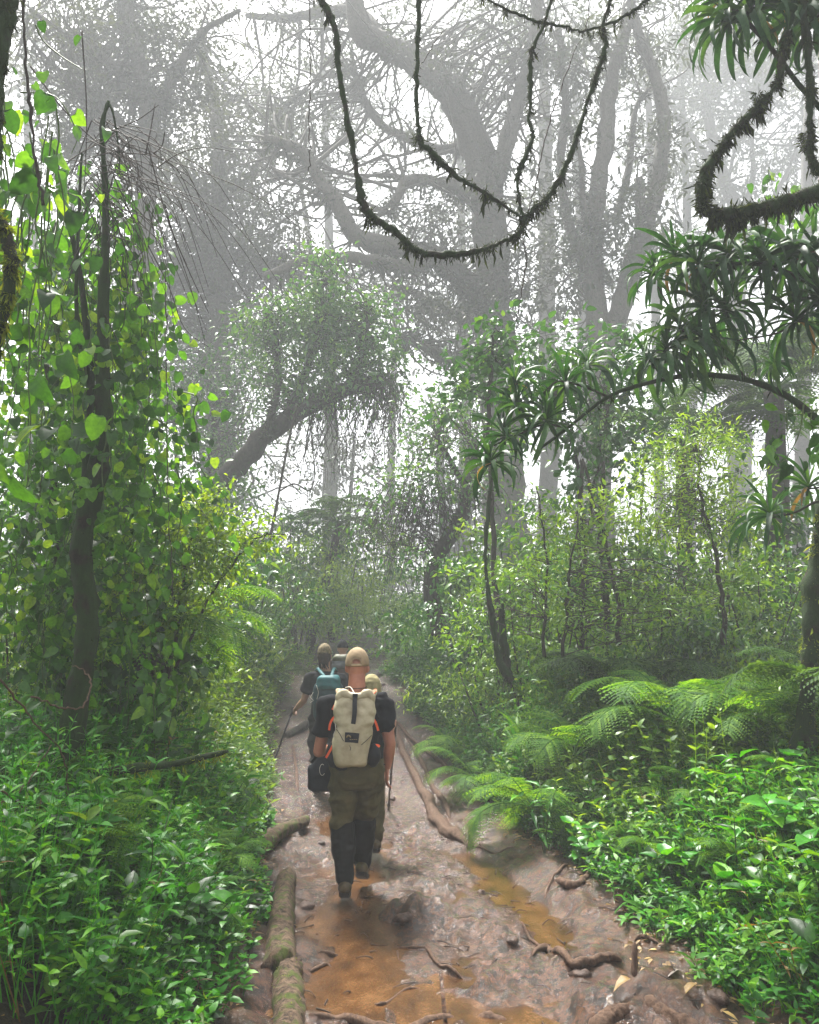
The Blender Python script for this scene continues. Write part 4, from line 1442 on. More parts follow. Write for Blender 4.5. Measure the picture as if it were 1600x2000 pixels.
def curtain(label, base, strands, leaf, n_parts, rest, density_fn=None, mats=HLEAF, name='climbing_vine', dm=None, r=.004, cat='vine', face=(0, -1, .35), stuffm='vine'):
    root = grow(name, label, cat)
    st = MB()
    cand = []
    for spec in strands:
        p = spec
        add_tube(st, p, [r * 1.3, r * .6], 4, .2, False, .5)
        cand.append(p)
    o = tag(st.obj('stems', M['stem'], root), kind='stuff')
    allp = np.vstack(cand)
    k = rng.integers(0, len(allp), n_parts)
    for q in k:
        pos = allp[q] + rng.normal(size=3) * np.array([.08, .08, .05])
        f = unit(np.array([rng.normal() * .55, rng.normal() * .5 - .2, -1 + .5 * rng.normal()]))
        nn = unit(np.array(face) + rng.normal(size=3) * .8)
        side = unit(np.cross(f, nn))
        nn = np.cross(side, f)
        s = leaf * (.4 + 1.0 * rng.random() ** 1.6)
        R = Matrix(np.stack([side, f, nn], 1).tolist()).to_4x4()
        mm_ = BLEAF if (mats is HLEAF and rng.random() < .35) else mats
        o = link('leaf', mm_[rng.integers(len(mm_))], root)
        o.matrix_world = Matrix.Translation(Vector(pos)) @ R @ Matrix.Scale(s, 4)
        o.matrix_basis = o.matrix_world.copy()
    if rest:
        mb = MB()
        q = rng.integers(0, len(allp), rest)
        pos = allp[q] + rng.normal(size=(rest, 3)) * np.array([.12, .2, .08])
        fw_ = rng.normal(size=(rest, 3)) * .5 + np.array([0, -.1, -.8])
        nn = rng.normal(size=(rest, 3)) * .6 + np.array(face)
        scatter(mb, HEART if mats is HLEAF else LEAFB, pos, fw_, nn, leaf * (.4 + .6 * rng.random(rest)))
        tag(mb.obj('small_leaves', M[stuffm], root), kind='stuff')
    return rebase(root, base)


def hang_strand(px, py, d, L, sway=.10):
    m = 9
    s = P(px, py, d)
    w = np.cumsum(rng.normal(size=(m, 3)) * sway * L / m ** .5 * .5, 0) * np.array([1, 1, .1])
    w[0] = 0
    return catmull(s + w - np.linspace(0, 1, m)[:, None] * np.array([0, 0, L]), 4)


# the trunk
root = grow('creeper_hung_tree', 'dark mossy crooked trunk with broken top, wrapped in creepers, left foreground', 'tree')
p = pts_of([(105, 1560, 5.2), (140, 1420, 5.2), (165, 1290, 5.2), (170, 1180, 5.2), (158, 1060, 5.2), (185, 950, 5.2), (203, 840, 5.2), (200, 700, 5.2), (205, 520, 5.2), (206, 380, 5.2), (200, 250, 5.2), (212, 198, 5.2)], 6)
rr = np.interp(np.arange(len(p)), [0, 12, 24, 36, 50, len(p) - 1], [.085, .072, .07, .06, .026, .012])
mb = MB()
add_tube(mb, p, rr, 11, .28, True, .5)
mb.obj('trunk', M['barkmoss'], root)
mb = MB()
moss_on(mb, p[:44], rr[:44], 1500, .045, .5, noise_gap=False)
mb.obj('moss', M['moss'], root)
for spec, r0 in (([(160, 1040, 5.2), (170, 900, 5.3), (178, 760, 5.3), (165, 600, 5.3), (150, 500, 5.3), (125, 400, 5.3), (112, 320, 5.3)], .034),
                 ([(212, 200, 5.2), (222, 225, 5.2), (232, 290, 5.2), (234, 340, 5.2)], .010),
                 ([(178, 760, 5.3), (150, 620, 5.2), (155, 400, 5.2), (160, 300, 5.2)], .018)):
    mb = MB()
    add_tube(mb, pts_of(spec), [r0, r0 * .4], 7, .25, True, .5)
    mb.obj('limb', M['barkmoss'], root)
# wiry dead twigs drooping off the broken top
tw = MB()
for q in range(120):
    s = P(205 + rng.normal() * 30, 230 + abs(rng.normal()) * 130, 5.2 + rng.normal() * .12)
    L = .25 + rng.random() ** 1.5 * 1.1
    dx = (.15 + abs(rng.normal()) * .45) * (1 if rng.random() < .75 else -.7)
    e = s + np.array([dx * L, rng.normal() * .15, -L * (.75 + .2 * rng.random())])
    m_ = (s + e) / 2 + np.array([dx * .12, rng.normal() * .05, .12 * L + rng.normal() * .04])
    add_tube(tw, catmull([s, m_, e], 5), [.0045, .0018], 3, 0, False, .5)
for a, b_ in (((205, 260), (310, 205)), ((285, 300), (303, 202)), ((300, 300), (322, 258)), ((230, 300), (270, 262)), ((160, 60), (165, 380))):
    add_tube(tw, catmull([P(*a, 5.2), (P(*a, 5.2) + P(*b_, 5.2)) / 2 + rng.normal(size=3) * .02, P(*b_, 5.2)], 5), [.006, .003], 4, 0, True, .5)
add_tube(tw, pts_of([(310, 325, 5.2), (350, 300, 5.2), (400, 288, 5.2), (460, 297, 5.2)]), [.005, .002], 4, 0, False, .5)
add_tube(tw, pts_of([(290, 290, 5.2), (325, 420, 5.2), (365, 520, 5.2), (408, 612, 5.2)]), [.005, .0025], 4, 0, False, .5)
add_tube(tw, pts_of([(290, 480, 5.2), (330, 560, 5.2), (360, 640, 5.2), (408, 678, 5.2)]), [.004, .002], 4, 0, False, .5)
add_tube(tw, pts_of([(322, 400, 5.2), (345, 480, 5.2), (375, 570, 5.2), (400, 665, 5.2)]), [.004, .002], 4, 0, False, .5)
add_tube(tw, pts_of([(300, 300, 5.2), (345, 330, 5.2), (375, 390, 5.2), (395, 436, 5.2)]), [.004, .002], 4, 0, False, .5)
add_tube(tw, pts_of([(60, 130, 5.2), (130, 220, 5.2), (210, 290, 5.2), (300, 305, 5.2), (370, 345, 5.2)]), [.007, .003], 4, 0, False, .5)
tag(tw.obj('dead_twigs', M['twig'], root), kind='stuff')
rebase(root, p[0])

# vines: sheets of heart-shaped leaves
S1 = [hang_strand(60 + 240 * rng.random(), 330 + 280 * rng.random(), 5.3 + rng.random() * .9, .6 + 1.1 * rng.random(), .3) for q in range(44)] + [hang_strand(150 + 100 * rng.random(), 560 + 280 * rng.random(), 5.05, .4 + .3 * rng.random()) for q in range(5)]
curtain('vine with bright round leaves cloaking the crooked trunk, upper left', P(170, 1300, 5.2), S1, .10, 300, 1100)
S2 = [hang_strand(-10 + 120 * rng.random() ** 1.4, 170 + 260 * rng.random(), 3.6 + rng.random() * .7, .8 + .8 * rng.random()) for q in range(30)]
S2 += [catmull([P(70, 50, 3.7), P(85, 80, 3.7), P(120, 110, 3.7), P(160, 135, 3.7)], 4), catmull([P(40, 180, 3.7), P(110, 190, 3.7), P(150, 260, 3.7), P(140, 300, 3.7)], 4)]
curtain('large-leaved vine nearest the camera at the left edge, hanging from the top', P(-20, 900, 3.8), S2, .115, 200, 120)
S3 = [hang_strand(40 + 310 * rng.random(), 720 + 220 * rng.random(), 5.5 + rng.random() * .9, .6 + .7 * rng.random(), .3) for q in range(46)]
curtain('lower sheet of vine leaves around the foot of the crooked trunk', P(200, 1400, 5.6), S3, .088, 280, 1200)
S3b = [hang_strand(-10 + 320 * rng.random(), 930 + 270 * rng.random(), 5.5 + rng.random() * 1.2, .4 + .6 * rng.random(), .3) for q in range(50)]
curtain('dark thicket of climbing leaves low at the left, behind the herb bank', P(120, 1450, 5.6), S3b, .085, 240, 1200)
S4 = [catmull([P(1600, 800, 4.9), P(1560, 810, 4.9), P(1525, 800, 4.9)], 5), catmull([P(1570, 790, 4.9), P(1560, 850, 4.9), P(1530, 900, 4.9), P(1500, 905, 4.9)], 5),
      hang_strand(1540, 795, 4.9, .35), hang_strand(1510, 850, 4.9, .25), hang_strand(1585, 800, 4.9, .3)]
curtain('small vine with yellow-green heart leaves in front of the grey tree-fern trunk', P(1600, 800, 4.9), S4, .10, 42, 0)
S5 = [hang_strand(1500 + 90 * rng.random(), 300 + 90 * rng.random(), 9, .6) for q in range(5)] + [hang_strand(1440 + 60 * rng.random(), 440, 9, .5) for q in range(4)]
curtain('misty round-leaved vine behind the curled mossy limb', P(1540, 320, 9), S5, .13, 80, 0)
# bigger bush leaves low on the left
S6 = [hang_strand(60 + 330 * rng.random(), 1180 + 170 * rng.random(), 5.6 + rng.random() * .8, .4 + .3 * rng.random()) for q in range(24)]
curtain('broad pointed leaves spilling over the top of the left herb bank', P(250, 1450, 5.6), S6, .12, 170, 200, mats=BLEAF)

# hanging lianas
liana_obj('mossy_liana', 'long mossy liana sagging in a wide loop across the top centre', 'liana',
          [(600, -40, 5), (640, 20, 5), (657, 70, 5), (664, 160, 5), (684, 260, 5), (700, 350, 5), (712, 405, 5), (735, 430, 5), (768, 450, 5), (800, 480, 5), (830, 496, 5), (880, 497, 5), (940, 488, 5), (985, 472, 5), (1015, 455, 5), (1026, 430, 5), (1040, 410, 5), (1075, 380, 5), (1108, 320, 5), (1130, 260, 5), (1150, 190, 5), (1168, 140, 5), (1183, 90, 5), (1178, 50, 5), (1190, 10, 5), (1200, -40, 5)],
          [.017, .019, .02, .021, .018, .017, .014, .013, .017, .018, .016, .012], 2300, .05, .75, ((728, 432, 5, .03, 160), (1176, 60, 5, .025, 120), (1060, 400, 5, .03, 140)))
liana_obj('mossy_liana', 'mossy liana dropping straight from the top centre, then slanting right to the knot', 'liana',
          [(818, -40, 5.1), (817, 60, 5.1), (815, 130, 5.1), (813, 190, 5.1), (818, 250, 5.1), (822, 275, 5.1), (850, 305, 5.1), (880, 335, 5.1), (920, 362, 5.1), (960, 385, 5.1), (1000, 412, 5.05), (1022, 428, 5.0)],
          [.016, .017, .016, .014, .018, .014, .010, .009], 1100, .045, .75, ((814, 272, 5.1, .035, 200), (850, 315, 5.1, .02, 80)))
liana_obj('mossy_liana', 'mossy liana with swollen clumps hanging between the straight and the outer one', 'liana',
          [(1085, -40, 5.05), (1068, 30, 5.05), (1043, 90, 5.05), (1037, 110, 5.05), (1036, 180, 5.05), (1035, 240, 5.05), (1040, 270, 5.05), (1020, 320, 5.05), (1012, 345, 5.05), (1014, 390, 5.03), (1022, 428, 5.0)],
          [.010, .012, .014, .016, .017, .018, .012, .010], 800, .04, .75, ((1040, 108, 5.05, .02, 80), (1037, 215, 5.05, .02, 100), (1032, 302, 5.05, .025, 130)))
liana_obj('mossy_liana', 'thin mossy liana swagging along the top edge right of centre', 'liana',
          [(920, -20, 5.1), (975, 12, 5.1), (1040, 38, 5.1), (1100, 52, 5.1), (1140, 60, 5.1), (1200, 42, 5.1), (1245, 15, 5.1), (1290, -20, 5.1)],
          [.007, .009, .010, .011, .010, .012, .009], 650, .04, .85, ((1156, 65, 5.1, .018, 90), (1210, 45, 5.1, .02, 110)))
liana_obj('bare_liana', 'thin bare liana trailing below the knot of mossy lianas', 'liana',
          [(1022, 470, 5), (1028, 510, 5), (1020, 560, 5), (1014, 600, 5), (1008, 640, 5)], [.004, .003], bark='twig', sides=4)
liana_obj('bare_liana', 'thin bare liana slanting from the top edge down to the knot of mossy lianas', 'liana',
          [(1140, -30, 5.1), (1152, 25, 5.1), (1120, 110, 5.1), (1085, 200, 5.1), (1058, 300, 5.1), (1042, 380, 5.1), (1026, 430, 5.05)], [.004, .0045, .004], bark='twig', sides=4)
liana_obj('bare_liana', 'thin straight bare liana hanging left of the big mossy loop', 'liana',
          [(603, -30, 4.9), (605, 60, 4.9), (607, 150, 4.9), (603, 230, 4.9), (606, 290, 4.9), (604, 335, 4.9)], [.003, .0035, .003], bark='twig', sides=4)
liana_obj('bare_liana', 'fine liana hanging in front of the yellow-green shrub on the left', 'liana',
          [(322, 520, 4.8), (325, 700, 4.8), (327, 900, 4.8), (330, 1020, 4.8), (338, 1160, 4.8)], [.003, .003], bark='twig', sides=4)
liana_obj('bare_liana', 'fine liana crossing the sky between the straight mossy liana and the outer ones', 'liana',
          [(900, -20, 5.4), (880, 40, 5.4), (850, 80, 5.4), (830, 115, 5.4), (818, 130, 5.3)], [.003, .003], bark='twig', sides=4)
liana_obj('bare_liana', 'dark wiry liana running down the vine leaves at far left', 'liana',
          [(45, -20, 3.6), (50, 100, 3.6), (58, 200, 3.6), (68, 300, 3.6), (85, 400, 3.6)], [.010, .007], bark='twig', sides=5)
liana_obj('curled_mossy_limb', 'thick shaggy moss-covered limb curling like a hook at upper right', 'limb',
          [(1540, 60, 4.6), (1522, 150, 4.6), (1495, 195, 4.6), (1455, 235, 4.6), (1415, 280, 4.6), (1385, 325, 4.6), (1372, 370, 4.6), (1374, 405, 4.6), (1400, 420, 4.6), (1445, 418, 4.6), (1500, 405, 4.6), (1560, 388, 4.6), (1660, 365, 4.6), (1760, 400, 4.6)],
          [.012, .022, .034, .036, .034, .034, .036, .040, .042, .044], 5200, .055, .7, ((1375, 395, 4.6, .045, 500), (1480, 190, 4.6, .03, 260)), sides=9)
liana_obj('moss_ball_liana', 'mossy stem with a shaggy moss ball dropping from the top right corner', 'limb',
          [(1560, -60, 4.6), (1575, 60, 4.6), (1582, 150, 4.6), (1583, 230, 4.6), (1590, 320, 4.6), (1640, 370, 4.6)],
          [.018, .02, .022, .024], 1500, .05, .7, ((1578, 272, 4.6, .05, 700),))
liana_obj('edge_limb', 'dark bent limb fringed with bright moss at the left edge', 'limb',
          [(-30, 380, 3.2), (5, 440, 3.2), (22, 500, 3.2), (18, 570, 3.2), (0, 640, 3.2), (-20, 720, 3.2), (-30, 830, 3.2)],
          [.02, .026, .028, .028, .03], 1900, .05, .5, mossm='mossbright', sides=9)
liana_obj('bearded_tree', 'dark moss-bearded trunk cropped by the top left corner', 'trunk',
          [(-20, 300, 3.4), (-8, 150, 3.4), (5, 60, 3.4), (15, -60, 3.4)], [.04, .05, .06], 900, .05, .8, sides=9)
liana_obj('slim_mossy_tree', 'slim mossy stem curving up out of the bank right of the trail', 'sapling',
          [(1000, 1330, 8.6), (975, 1290, 8.6), (965, 1230, 8.6), (953, 1150, 8.6), (948, 1080, 8.6), (955, 980, 8.6), (962, 900, 8.6)], [.045, .04, .032, .022, .016], 500, .05, .6)
liana_obj('slim_mossy_tree', 'short mossy stump-like stem just right of the slim curved one', 'sapling',
          [(992, 1330, 8.8), (985, 1270, 8.8), (980, 1210, 8.8), (982, 1180, 8.8)], [.06, .05, .045, .02], 400, .05, .6)
liana_obj('edge_tree', 'dark trunk with yellow moss standing at the right edge of view', 'tree',
          [(1560, 1530, 6.2), (1572, 1440, 6.2), (1582, 1300, 6.2), (1590, 1180, 6.2), (1598, 1060, 6.2), (1612, 960, 6.2), (1640, 700, 6.2)], [.085, .075, .075, .08, .075, .06, .05], 2600, .06, .5, mossm='mossbright', sides=11)
for k, (x0, x1, d, r, lab) in enumerate([(1135, 1130, 9.3, .05, 'dark straight stem behind the bright ferns, left one of the close pair'), (1180, 1172, 9.4, .06, 'dark straight stem behind the bright ferns, right one of the close pair'),
                                         (1345, 1335, 10.2, .04, 'thin upright stem behind the feathery tree'), (1240, 1250, 10.5, .04, 'thin stem between the dark pair and the feathery tree')]):
    liana_obj('thin_sapling', lab, 'sapling', [(x0, 1330, d), (x0 + 5, 1180, d), (x1, 1050, d), (x1 + 8, 900, d)], [r, r * .8, r * .6, r * .4], 300, .05, .6, bark='bark')

# ---------------------------------------------------------------- herbs on the banks
def bank_points(n, x0, x1, y0, y1, side, margin=-.05, edge_fade=.25, keep=None):
    out = []
    while sum(len(o) for o in out) < n:
        x = x0 + (x1 - x0) * rng.random(n * 2)
        y = y0 + (y1 - y0) * rng.random(n * 2)
        l, r = outside(x, y)
        t = (l if side < 0 else r) + .22 * fbm(x, y, 1.9, 2, 81)
        ok = (t > margin) & (rng.random(n * 2) < np.clip((t - margin) / edge_fade, .12, 1))
        ok &= np.abs(x / np.maximum(y, .1)) < .66
        if keep is not None:
            ok &= keep(x, y)
        out.append(np.stack([x[ok], y[ok]], -1))
    return np.vstack(out)[:n]


def herb_layer(name, label, pts, h, leaf, mat, tmpl, pairs=5, cone=.5, stems=True, hvar=.5, cat=None):
    mb = MB()
    n = len(pts)
    z = ground_h(pts[:, 0], pts[:, 1])
    l, r = outside(pts[:, 0], pts[:, 1])
    edge = np.clip((np.maximum(l, r) + .2) / .9, .3, 1)
    H = h * edge * (1 - hvar + 2 * hvar * rng.random(n)) * (1 + .35 * fbm(pts[:, 0], pts[:, 1], .9, 2, 88))
    lean = rng.normal(size=(n, 2)) * .22 * H[:, None]
    lean[:, 0] += np.where(l > r, 1, -1) * .25 * H * (edge < .9)
    base = np.stack([pts[:, 0], pts[:, 1], z - .01], -1)
    tip = base + np.stack([lean[:, 0], lean[:, 1], H], -1)
    ph = rng.random(n) * 6.28
    rv = rng.random(n)
    for k in range(pairs):
        t = .35 + .65 * (k + .5) / pairs
        c = base + (tip - base) * t
        for e in (0, 1):
            a = ph + k * 1.57 + e * np.pi + rng.normal(size=n) * .3
            el = .25 + .55 * (k / pairs) + rng.normal(size=n) * .25
            f = np.stack([np.cos(a) * np.cos(el), np.sin(a) * np.cos(el), np.sin(el)], -1)
            nn = np.array([0, 0, 1.0]) + rng.normal(size=(n, 3)) * .3
            s = leaf * (.55 + .6 * rng.random(n)) * (1.1 - .35 * abs(2 * k / pairs - .8))
            scatter(mb, tmpl, c, f, nn, s, np.clip(rv * .5 + .5 * rng.random(n), 0, 1))
    if stems:
        sd_ = np.array([1, 0, 0.]) * .003
        V = np.stack([base - sd_, base + sd_, tip + sd_ * .5, tip - sd_ * .5], 1).reshape(-1, 3)
        F = (np.arange(n) * 4)[:, None] + np.array([0, 1, 2, 3])
        mb.add(V, F, .2)
    o = mb.obj(name, M[mat], None)
    tag(o, label, kind='stuff')
    return o


herb_layer('left_bank_herbs', 'dense glossy green herbs covering the left bank', bank_points(6200, -3.9, -.6, 3.3, 8.5, -1), .38, .064, 'herb', OVATE4, 5)
herb_layer('left_bank_herbs', 'second storey of serrated herbs on the left bank', bank_points(1500, -3.9, -.8, 3.3, 7.5, -1, .15), .54, .085, 'herb', LANCE4, 5)
herb_layer('right_bank_herbs', 'dense soft green herbs covering the right bank', bank_points(6600, .8, 4.6, 3.3, 8.5, 1), .36, .066, 'herb', LEAF4, 5)
herb_layer('right_bank_bamboo_grass', 'light-green blade-leaved grass along the right bank', bank_points(3600, .4, 4.2, 4.2, 12, 1, -.12), .40, .12, 'grass', LANCE4, 4)
herb_layer('path_edge_grass', 'fine grass at the edge of the left bank', bank_points(1600, -3.5, -.6, 5, 16, -1, .0), .28, .10, 'grass', LANCE4, 4)
herb_layer('far_left_herbs', 'green ground cover along the far left side of the trail', bank_points(3600, -8, -1, 8, 20, -1), .55, .11, 'pale', LEAF2, 4)
herb_layer('far_right_herbs', 'green ground cover along the far right side of the trail', bank_points(4200, -.8, 9, 8, 20, 1), .60, .11, 'pale', LEAF2, 4)
herb_layer('bamboo_grass_slope', 'tall feathery bamboo grass on the slope right of the trail', bank_points(2600, -.6, 2.4, 8.5, 17, 1, -.1, keep=lambda x, y: outside(x, y)[1] < 1.6), .75, .12, 'grass', LANCE4, 7)
herb_layer('bamboo_grass_left', 'tall feathery bamboo grass on the slope left of the trail', bank_points(1900, -4, -1.2, 7.5, 16, -1, .12, keep=lambda x, y: outside(x, y)[0] < 1.3), .55, .10, 'yellow', LANCE4, 6)
xx = np.column_stack([-11 + 20 * rng.random(3600), 20.5 + 17 * rng.random(3600)])
l_, r_ = outside(xx[:, 0], xx[:, 1])
xx = xx[(np.maximum(l_, r_) > -.1) | (xx[:, 1] > 24)]
herb_layer('far_bend_undergrowth', 'misty undergrowth closing the trail where it bends away', xx, .9, .24, 'pale', LEAF2, 4)
herb_layer('mixed_yellow_herbs', 'scattered yellowing herbs in both banks', np.vstack([bank_points(260, -3.9, -.7, 3.3, 9, -1), bank_points(300, .9, 4.6, 3.3, 9, 1)]), .46, .075, 'yellow', LANCE, 4)
herb_layer('broad_leaved_ground_cover', 'scattered broad-leaved plants in both banks', np.vstack([bank_points(330, -3.9, -.7, 3.3, 9, -1, .1), bank_points(300, .9, 4.6, 3.3, 9, 1, .1)]), .44, .12, 'vine', LEAFB, 3)
herb_layer('dead_stems', 'brown dead stalks and withered leaves in both banks', np.vstack([bank_points(170, -3.9, -.7, 3.3, 9, -1), bank_points(190, .9, 4.6, 3.3, 9, 1)]), .44, .07, 'dead', LANCE, 2)
herb_layer('undergrowth_below_ferns', 'tangled green undergrowth beneath the large ferns on the right', bank_points(2600, 1.0, 6.0, 6.4, 10, 1, .1), .62, .09, 'pale', LEAF4, 6)
mb = MB()
pp = np.vstack([bank_points(2500, -4, -.5, 3.2, 9, -1, -.25), bank_points(3000, .6, 4.6, 3.2, 9, 1, -.35)])
z = ground_h(pp[:, 0], pp[:, 1])
scatter(mb, LEAF4, np.column_stack([pp, z + .01]), rand_dirs(len(pp)) * np.array([1, 1, .1]), np.array([0, 0, 1]) + rng.normal(size=(len(pp), 3)) * .3, .05 * (.5 + rng.random(len(pp))))
tag(mb.obj('leaf_litter', M['dead'], None), 'brown leaf litter under the herbs', kind='stuff')

# little ferns scattered through the herbs
for side, cnt, lab in ((-1, 22, 'small fern among the dense left bank herbs'), (1, 22, 'small fern among the dense right bank herbs')):
    pp = bank_points(cnt, -3.6 if side < 0 else .8, -.9 if side < 0 else 4.2, 3.6, 8.2, side, .15)
    pp = pp[np.argsort(pp[:, 1])]
    for q_, (x, y) in enumerate(pp):
        o_ = ['first', 'second', 'third', 'fourth', 'fifth', 'sixth', 'seventh', 'eighth', 'ninth', 'tenth', 'eleventh', 'twelfth', 'thirteenth', 'fourteenth', 'fifteenth', 'sixteenth', 'seventeenth', 'eighteenth', 'nineteenth', 'twentieth', 'twenty-first', 'twenty-second'][q_]
        fern(lab + ', ' + o_ + ' from camera', at(x, y, .16), 5, .34 + .2 * rng.random(), 'fern', None, .1, (0, 6.283), (.1, .7), 'small_fern', 'fern', 'small ferns in the herb banks')

# single plants that stand out in front
def herb_proto(name, h, leaf, pairs, tm, mat, roots=3, arch=.3):
    root = empty(name, (0, 0, -60), 'x', 'plant')
    meshes = [one_leaf_mesh('leaf', tm, mat, .1 * k, 40 + k) for k in range(3)]
    for s in range(roots):
        a = 6.28 * s / roots + rng.random()
        tip = np.array([math.cos(a) * arch * h, math.sin(a) * arch * h, h * (.75 + .25 * rng.random())])
        p = catmull([(0, 0, 0), tip * np.array([.3, .3, .6]), tip], 5)
        mb = MB()
        add_tube(mb, p, [.005, .002], 5, 0, True, .4)
        mb.obj('stem', M['stem'], root)
        for k in range(pairs):
            t = .3 + .7 * (k + .5) / pairs
            c = p[int(t * (len(p) - 1))]
            for e in (0, 1):
                a2 = a + k * 1.4 + e * math.pi + rng.normal() * .25
                el = .15 + .5 * k / pairs + rng.normal() * .2
                o = link('leaf', meshes[rng.integers(3)], root, c, (el, rng.normal() * .2, a2), leaf * (.65 + .5 * rng.random()))
    return root


hp = [herb_proto('broad_leaved_herb', .42, .13, 4, LEAFB, 'herb'), herb_proto('pointed_leaved_herb', .55, .14, 5, LANCE, 'herb', 3, .4),
      herb_proto('round_leaved_herb', .34, .10, 4, HEART, 'herb', 4, .5), herb_proto('tall_leafy_herb', .75, .12, 7, LEAFB, 'vine', 2, .25)]
HP = [('broad-leaved herb', 'plants standing out on the banks'), ('narrow-leaved herb', ''), ('round-leaved herb', ''), ('tall light-leaved herb', '')]
hu = [False] * 4
_hs = [(0, 60, 4.0, 'at the left edge low on the bank'), (0, 150, 4.15, 'low on the left bank, second from the left edge'), (2, 230, 4.2, 'left of the lowest leafy tuft on the left bank'), (1, 300, 4.1, 'at the bottom of the left bank'),
       (0, 370, 4.1, 'just left of the lower log'), (2, 420, 4.3, 'at the foot of the left bank by the logs'), (1, 90, 4.6, 'on the left bank below the dark twigs'), (3, 50, 5.0, 'at the left edge under the crooked trunk'),
       (1, 200, 4.8, 'in the middle of the left bank'), (0, 280, 4.9, 'below the fallen mossy branch'), (2, 350, 5.0, 'right of the middle fern on the left bank'), (0, 430, 5.2, 'at the trail edge left of the mossy log'),
       (3, 330, 5.9, 'rising behind the fallen mossy branch'), (3, 355, 6.1, 'just behind the other tall one near the fallen branch'), (1, 120, 5.3, 'left of the fallen mossy branch'), (0, 480, 5.9, 'overhanging the trail left of the small log'),
       (2, 160, 4.0, 'bottom left, among the biggest leaves'), (1, 450, 6.6, 'on the left slope level with the front hiker'), (3, 250, 5.6, 'left of the pair behind the fallen branch'), (0, 20, 4.4, 'cropped by the left edge'),
       (0, 1560, 4.3, 'at the right edge low on the bank'), (2, 1480, 4.5, 'low on the right bank beside the pale leaf'), (2, 1430, 4.7, 'lowest point of the right bank'), (1, 1590, 4.8, 'at the right edge of the dense herbs'),
       (0, 1500, 5.0, 'in the middle of the right bank near the edge of view'), (1, 1400, 5.1, 'above the exposed bank on the right'), (2, 1330, 5.4, 'right of the broken branch stub'), (0, 1270, 5.6, 'just above the broken branch stub'),
       (1, 1450, 5.5, 'in the centre of the right bank'), (2, 1540, 5.6, 'right bank, upper part at the edge of view'), (0, 1380, 6.0, 'below the small yellow-green fern'), (1, 1220, 6.2, 'on the right bank left of the small yellow-green fern'),
       (2, 1120, 6.4, 'above the roots on the right'), (1, 1050, 6.9, 'under the fern that hangs over the trail'), (0, 1160, 7.0, 'in front of the second bright fern'), (3, 1250, 7.0, 'rising under the widest fern')]
for kind, px, d, lab in _hs:
    o = hp[kind] if not hu[kind] else copy_tree(hp[kind])
    hu[kind] = True
    x = xat(px, d)
    l, r = outside(np.array(x), np.array(d))
    o.location = (x, d, gh(x, d) + (.12 if max(l, r) > .5 else 0))
    o.rotation_euler = (rng.normal() * .1, rng.normal() * .1, rng.random() * 6.28)
    s = .8 + .5 * rng.random()
    o.scale = (s, s, s)
    tag(o, HP[kind][0] + ' ' + lab, 'plant', 'plants standing out on the banks')

# grassy tuft with long blades in the left bank and the right
for lab, px, d, dz in (('tuft of long upright grass blades behind the fallen mossy branch', 265, 6.0, .2), ('tuft of tall dark grass blades behind the first bright ferns', 1030, 8.6, .3)):
    x = xat(px, d)
    root = empty('grass_tuft', at(x, d, dz), lab, 'grass')
    gm = strap_mesh('blade', .8, 1.1, .1, 'grass', .012)
    for k in range(26):
        link('blade', gm, root, (rng.normal() * .04, rng.normal() * .04, 0), (.75 + .3 * rng.random(), rng.normal() * .2, rng.random() * 6.28), .7 + .5 * rng.random())

# ---------------------------------------------------------------- logs, roots, sticks, stones
def ground_line(spec, n=6, lift=0.0, ends=None):
    """[(px,py), ...] laid on the ground"""
    g = np.array([G(x, y) for x, y in spec])
    p = catmull(g, n)
    for i in range(len(p)):
        p[i, 2] = gh(p[i, 0], p[i, 1])
    # smooth heights so that the piece bridges hollows
    z_ = p[:, 2].copy()
    for _ in range(4):
        z_[1:-1] = (z_[:-2] + z_[1:-1] * 2 + z_[2:]) / 4
    p[:, 2] = z_ + lift
    return p


def log(label, spec, r0, r1, lift, mat='log', moss=0, name='log', cat='log', rough=.2, sides=14, ends_up=0, straight=True, stubs=()):
    root = grow(name, label, cat)
    if straight:
        g = np.array([G(x, y) for x, y in spec])
        p = catmull(g, 22)
        zz = np.linspace(g[0, 2], g[-1, 2], len(p))
        p[:, 2] = zz + lift - .022 + np.linspace(0, ends_up, len(p))
    else:
        p = ground_line(spec, 12, lift)
        p[:, 2] += np.linspace(0, ends_up, len(p))
    p += noise3(p * 3, 3)[:, None] * r0 * np.array([.22, .1, .2])
    rad = np.linspace(r0, r1, len(p))
    if mat == 'root':
        tt = np.linspace(0, 1, len(p))
        e_ = np.clip(np.minimum(tt, 1 - tt) * 7 + .25, 0, 1)
        rad = rad * e_ * (1 + .22 * noise3(p * 11, 5))
        p[:, 2] -= (1 - e_) * r0 * (.9 if not ends_up else 0)
    mb = MB()
    add_tube(mb, p, rad, sides + 8, rough * .6, True, .5, len(label), .13)
    mb.obj('bark', M[mat], root)
    for (t, L, rr_) in stubs:
        q = p[int(t * (len(p) - 1))]
        mb = MB()
        e = q + np.array([L * .5 * rng.choice([-1, 1]), -.3 * L, L])
        add_tube(mb, catmull([q, (q + e) / 2, e], 4), [rr_, rr_ * .5], 7, .3, True, .5)
        mb.obj('branch_stub', M[mat], root)
    if moss:
        ms = MB()
        moss_on(ms, p, np.linspace(r0, r1, len(p)), moss, .018, 0)
        ms.obj('moss', M['mossbright'], root)
    return rebase(root, p[len(p) // 2])


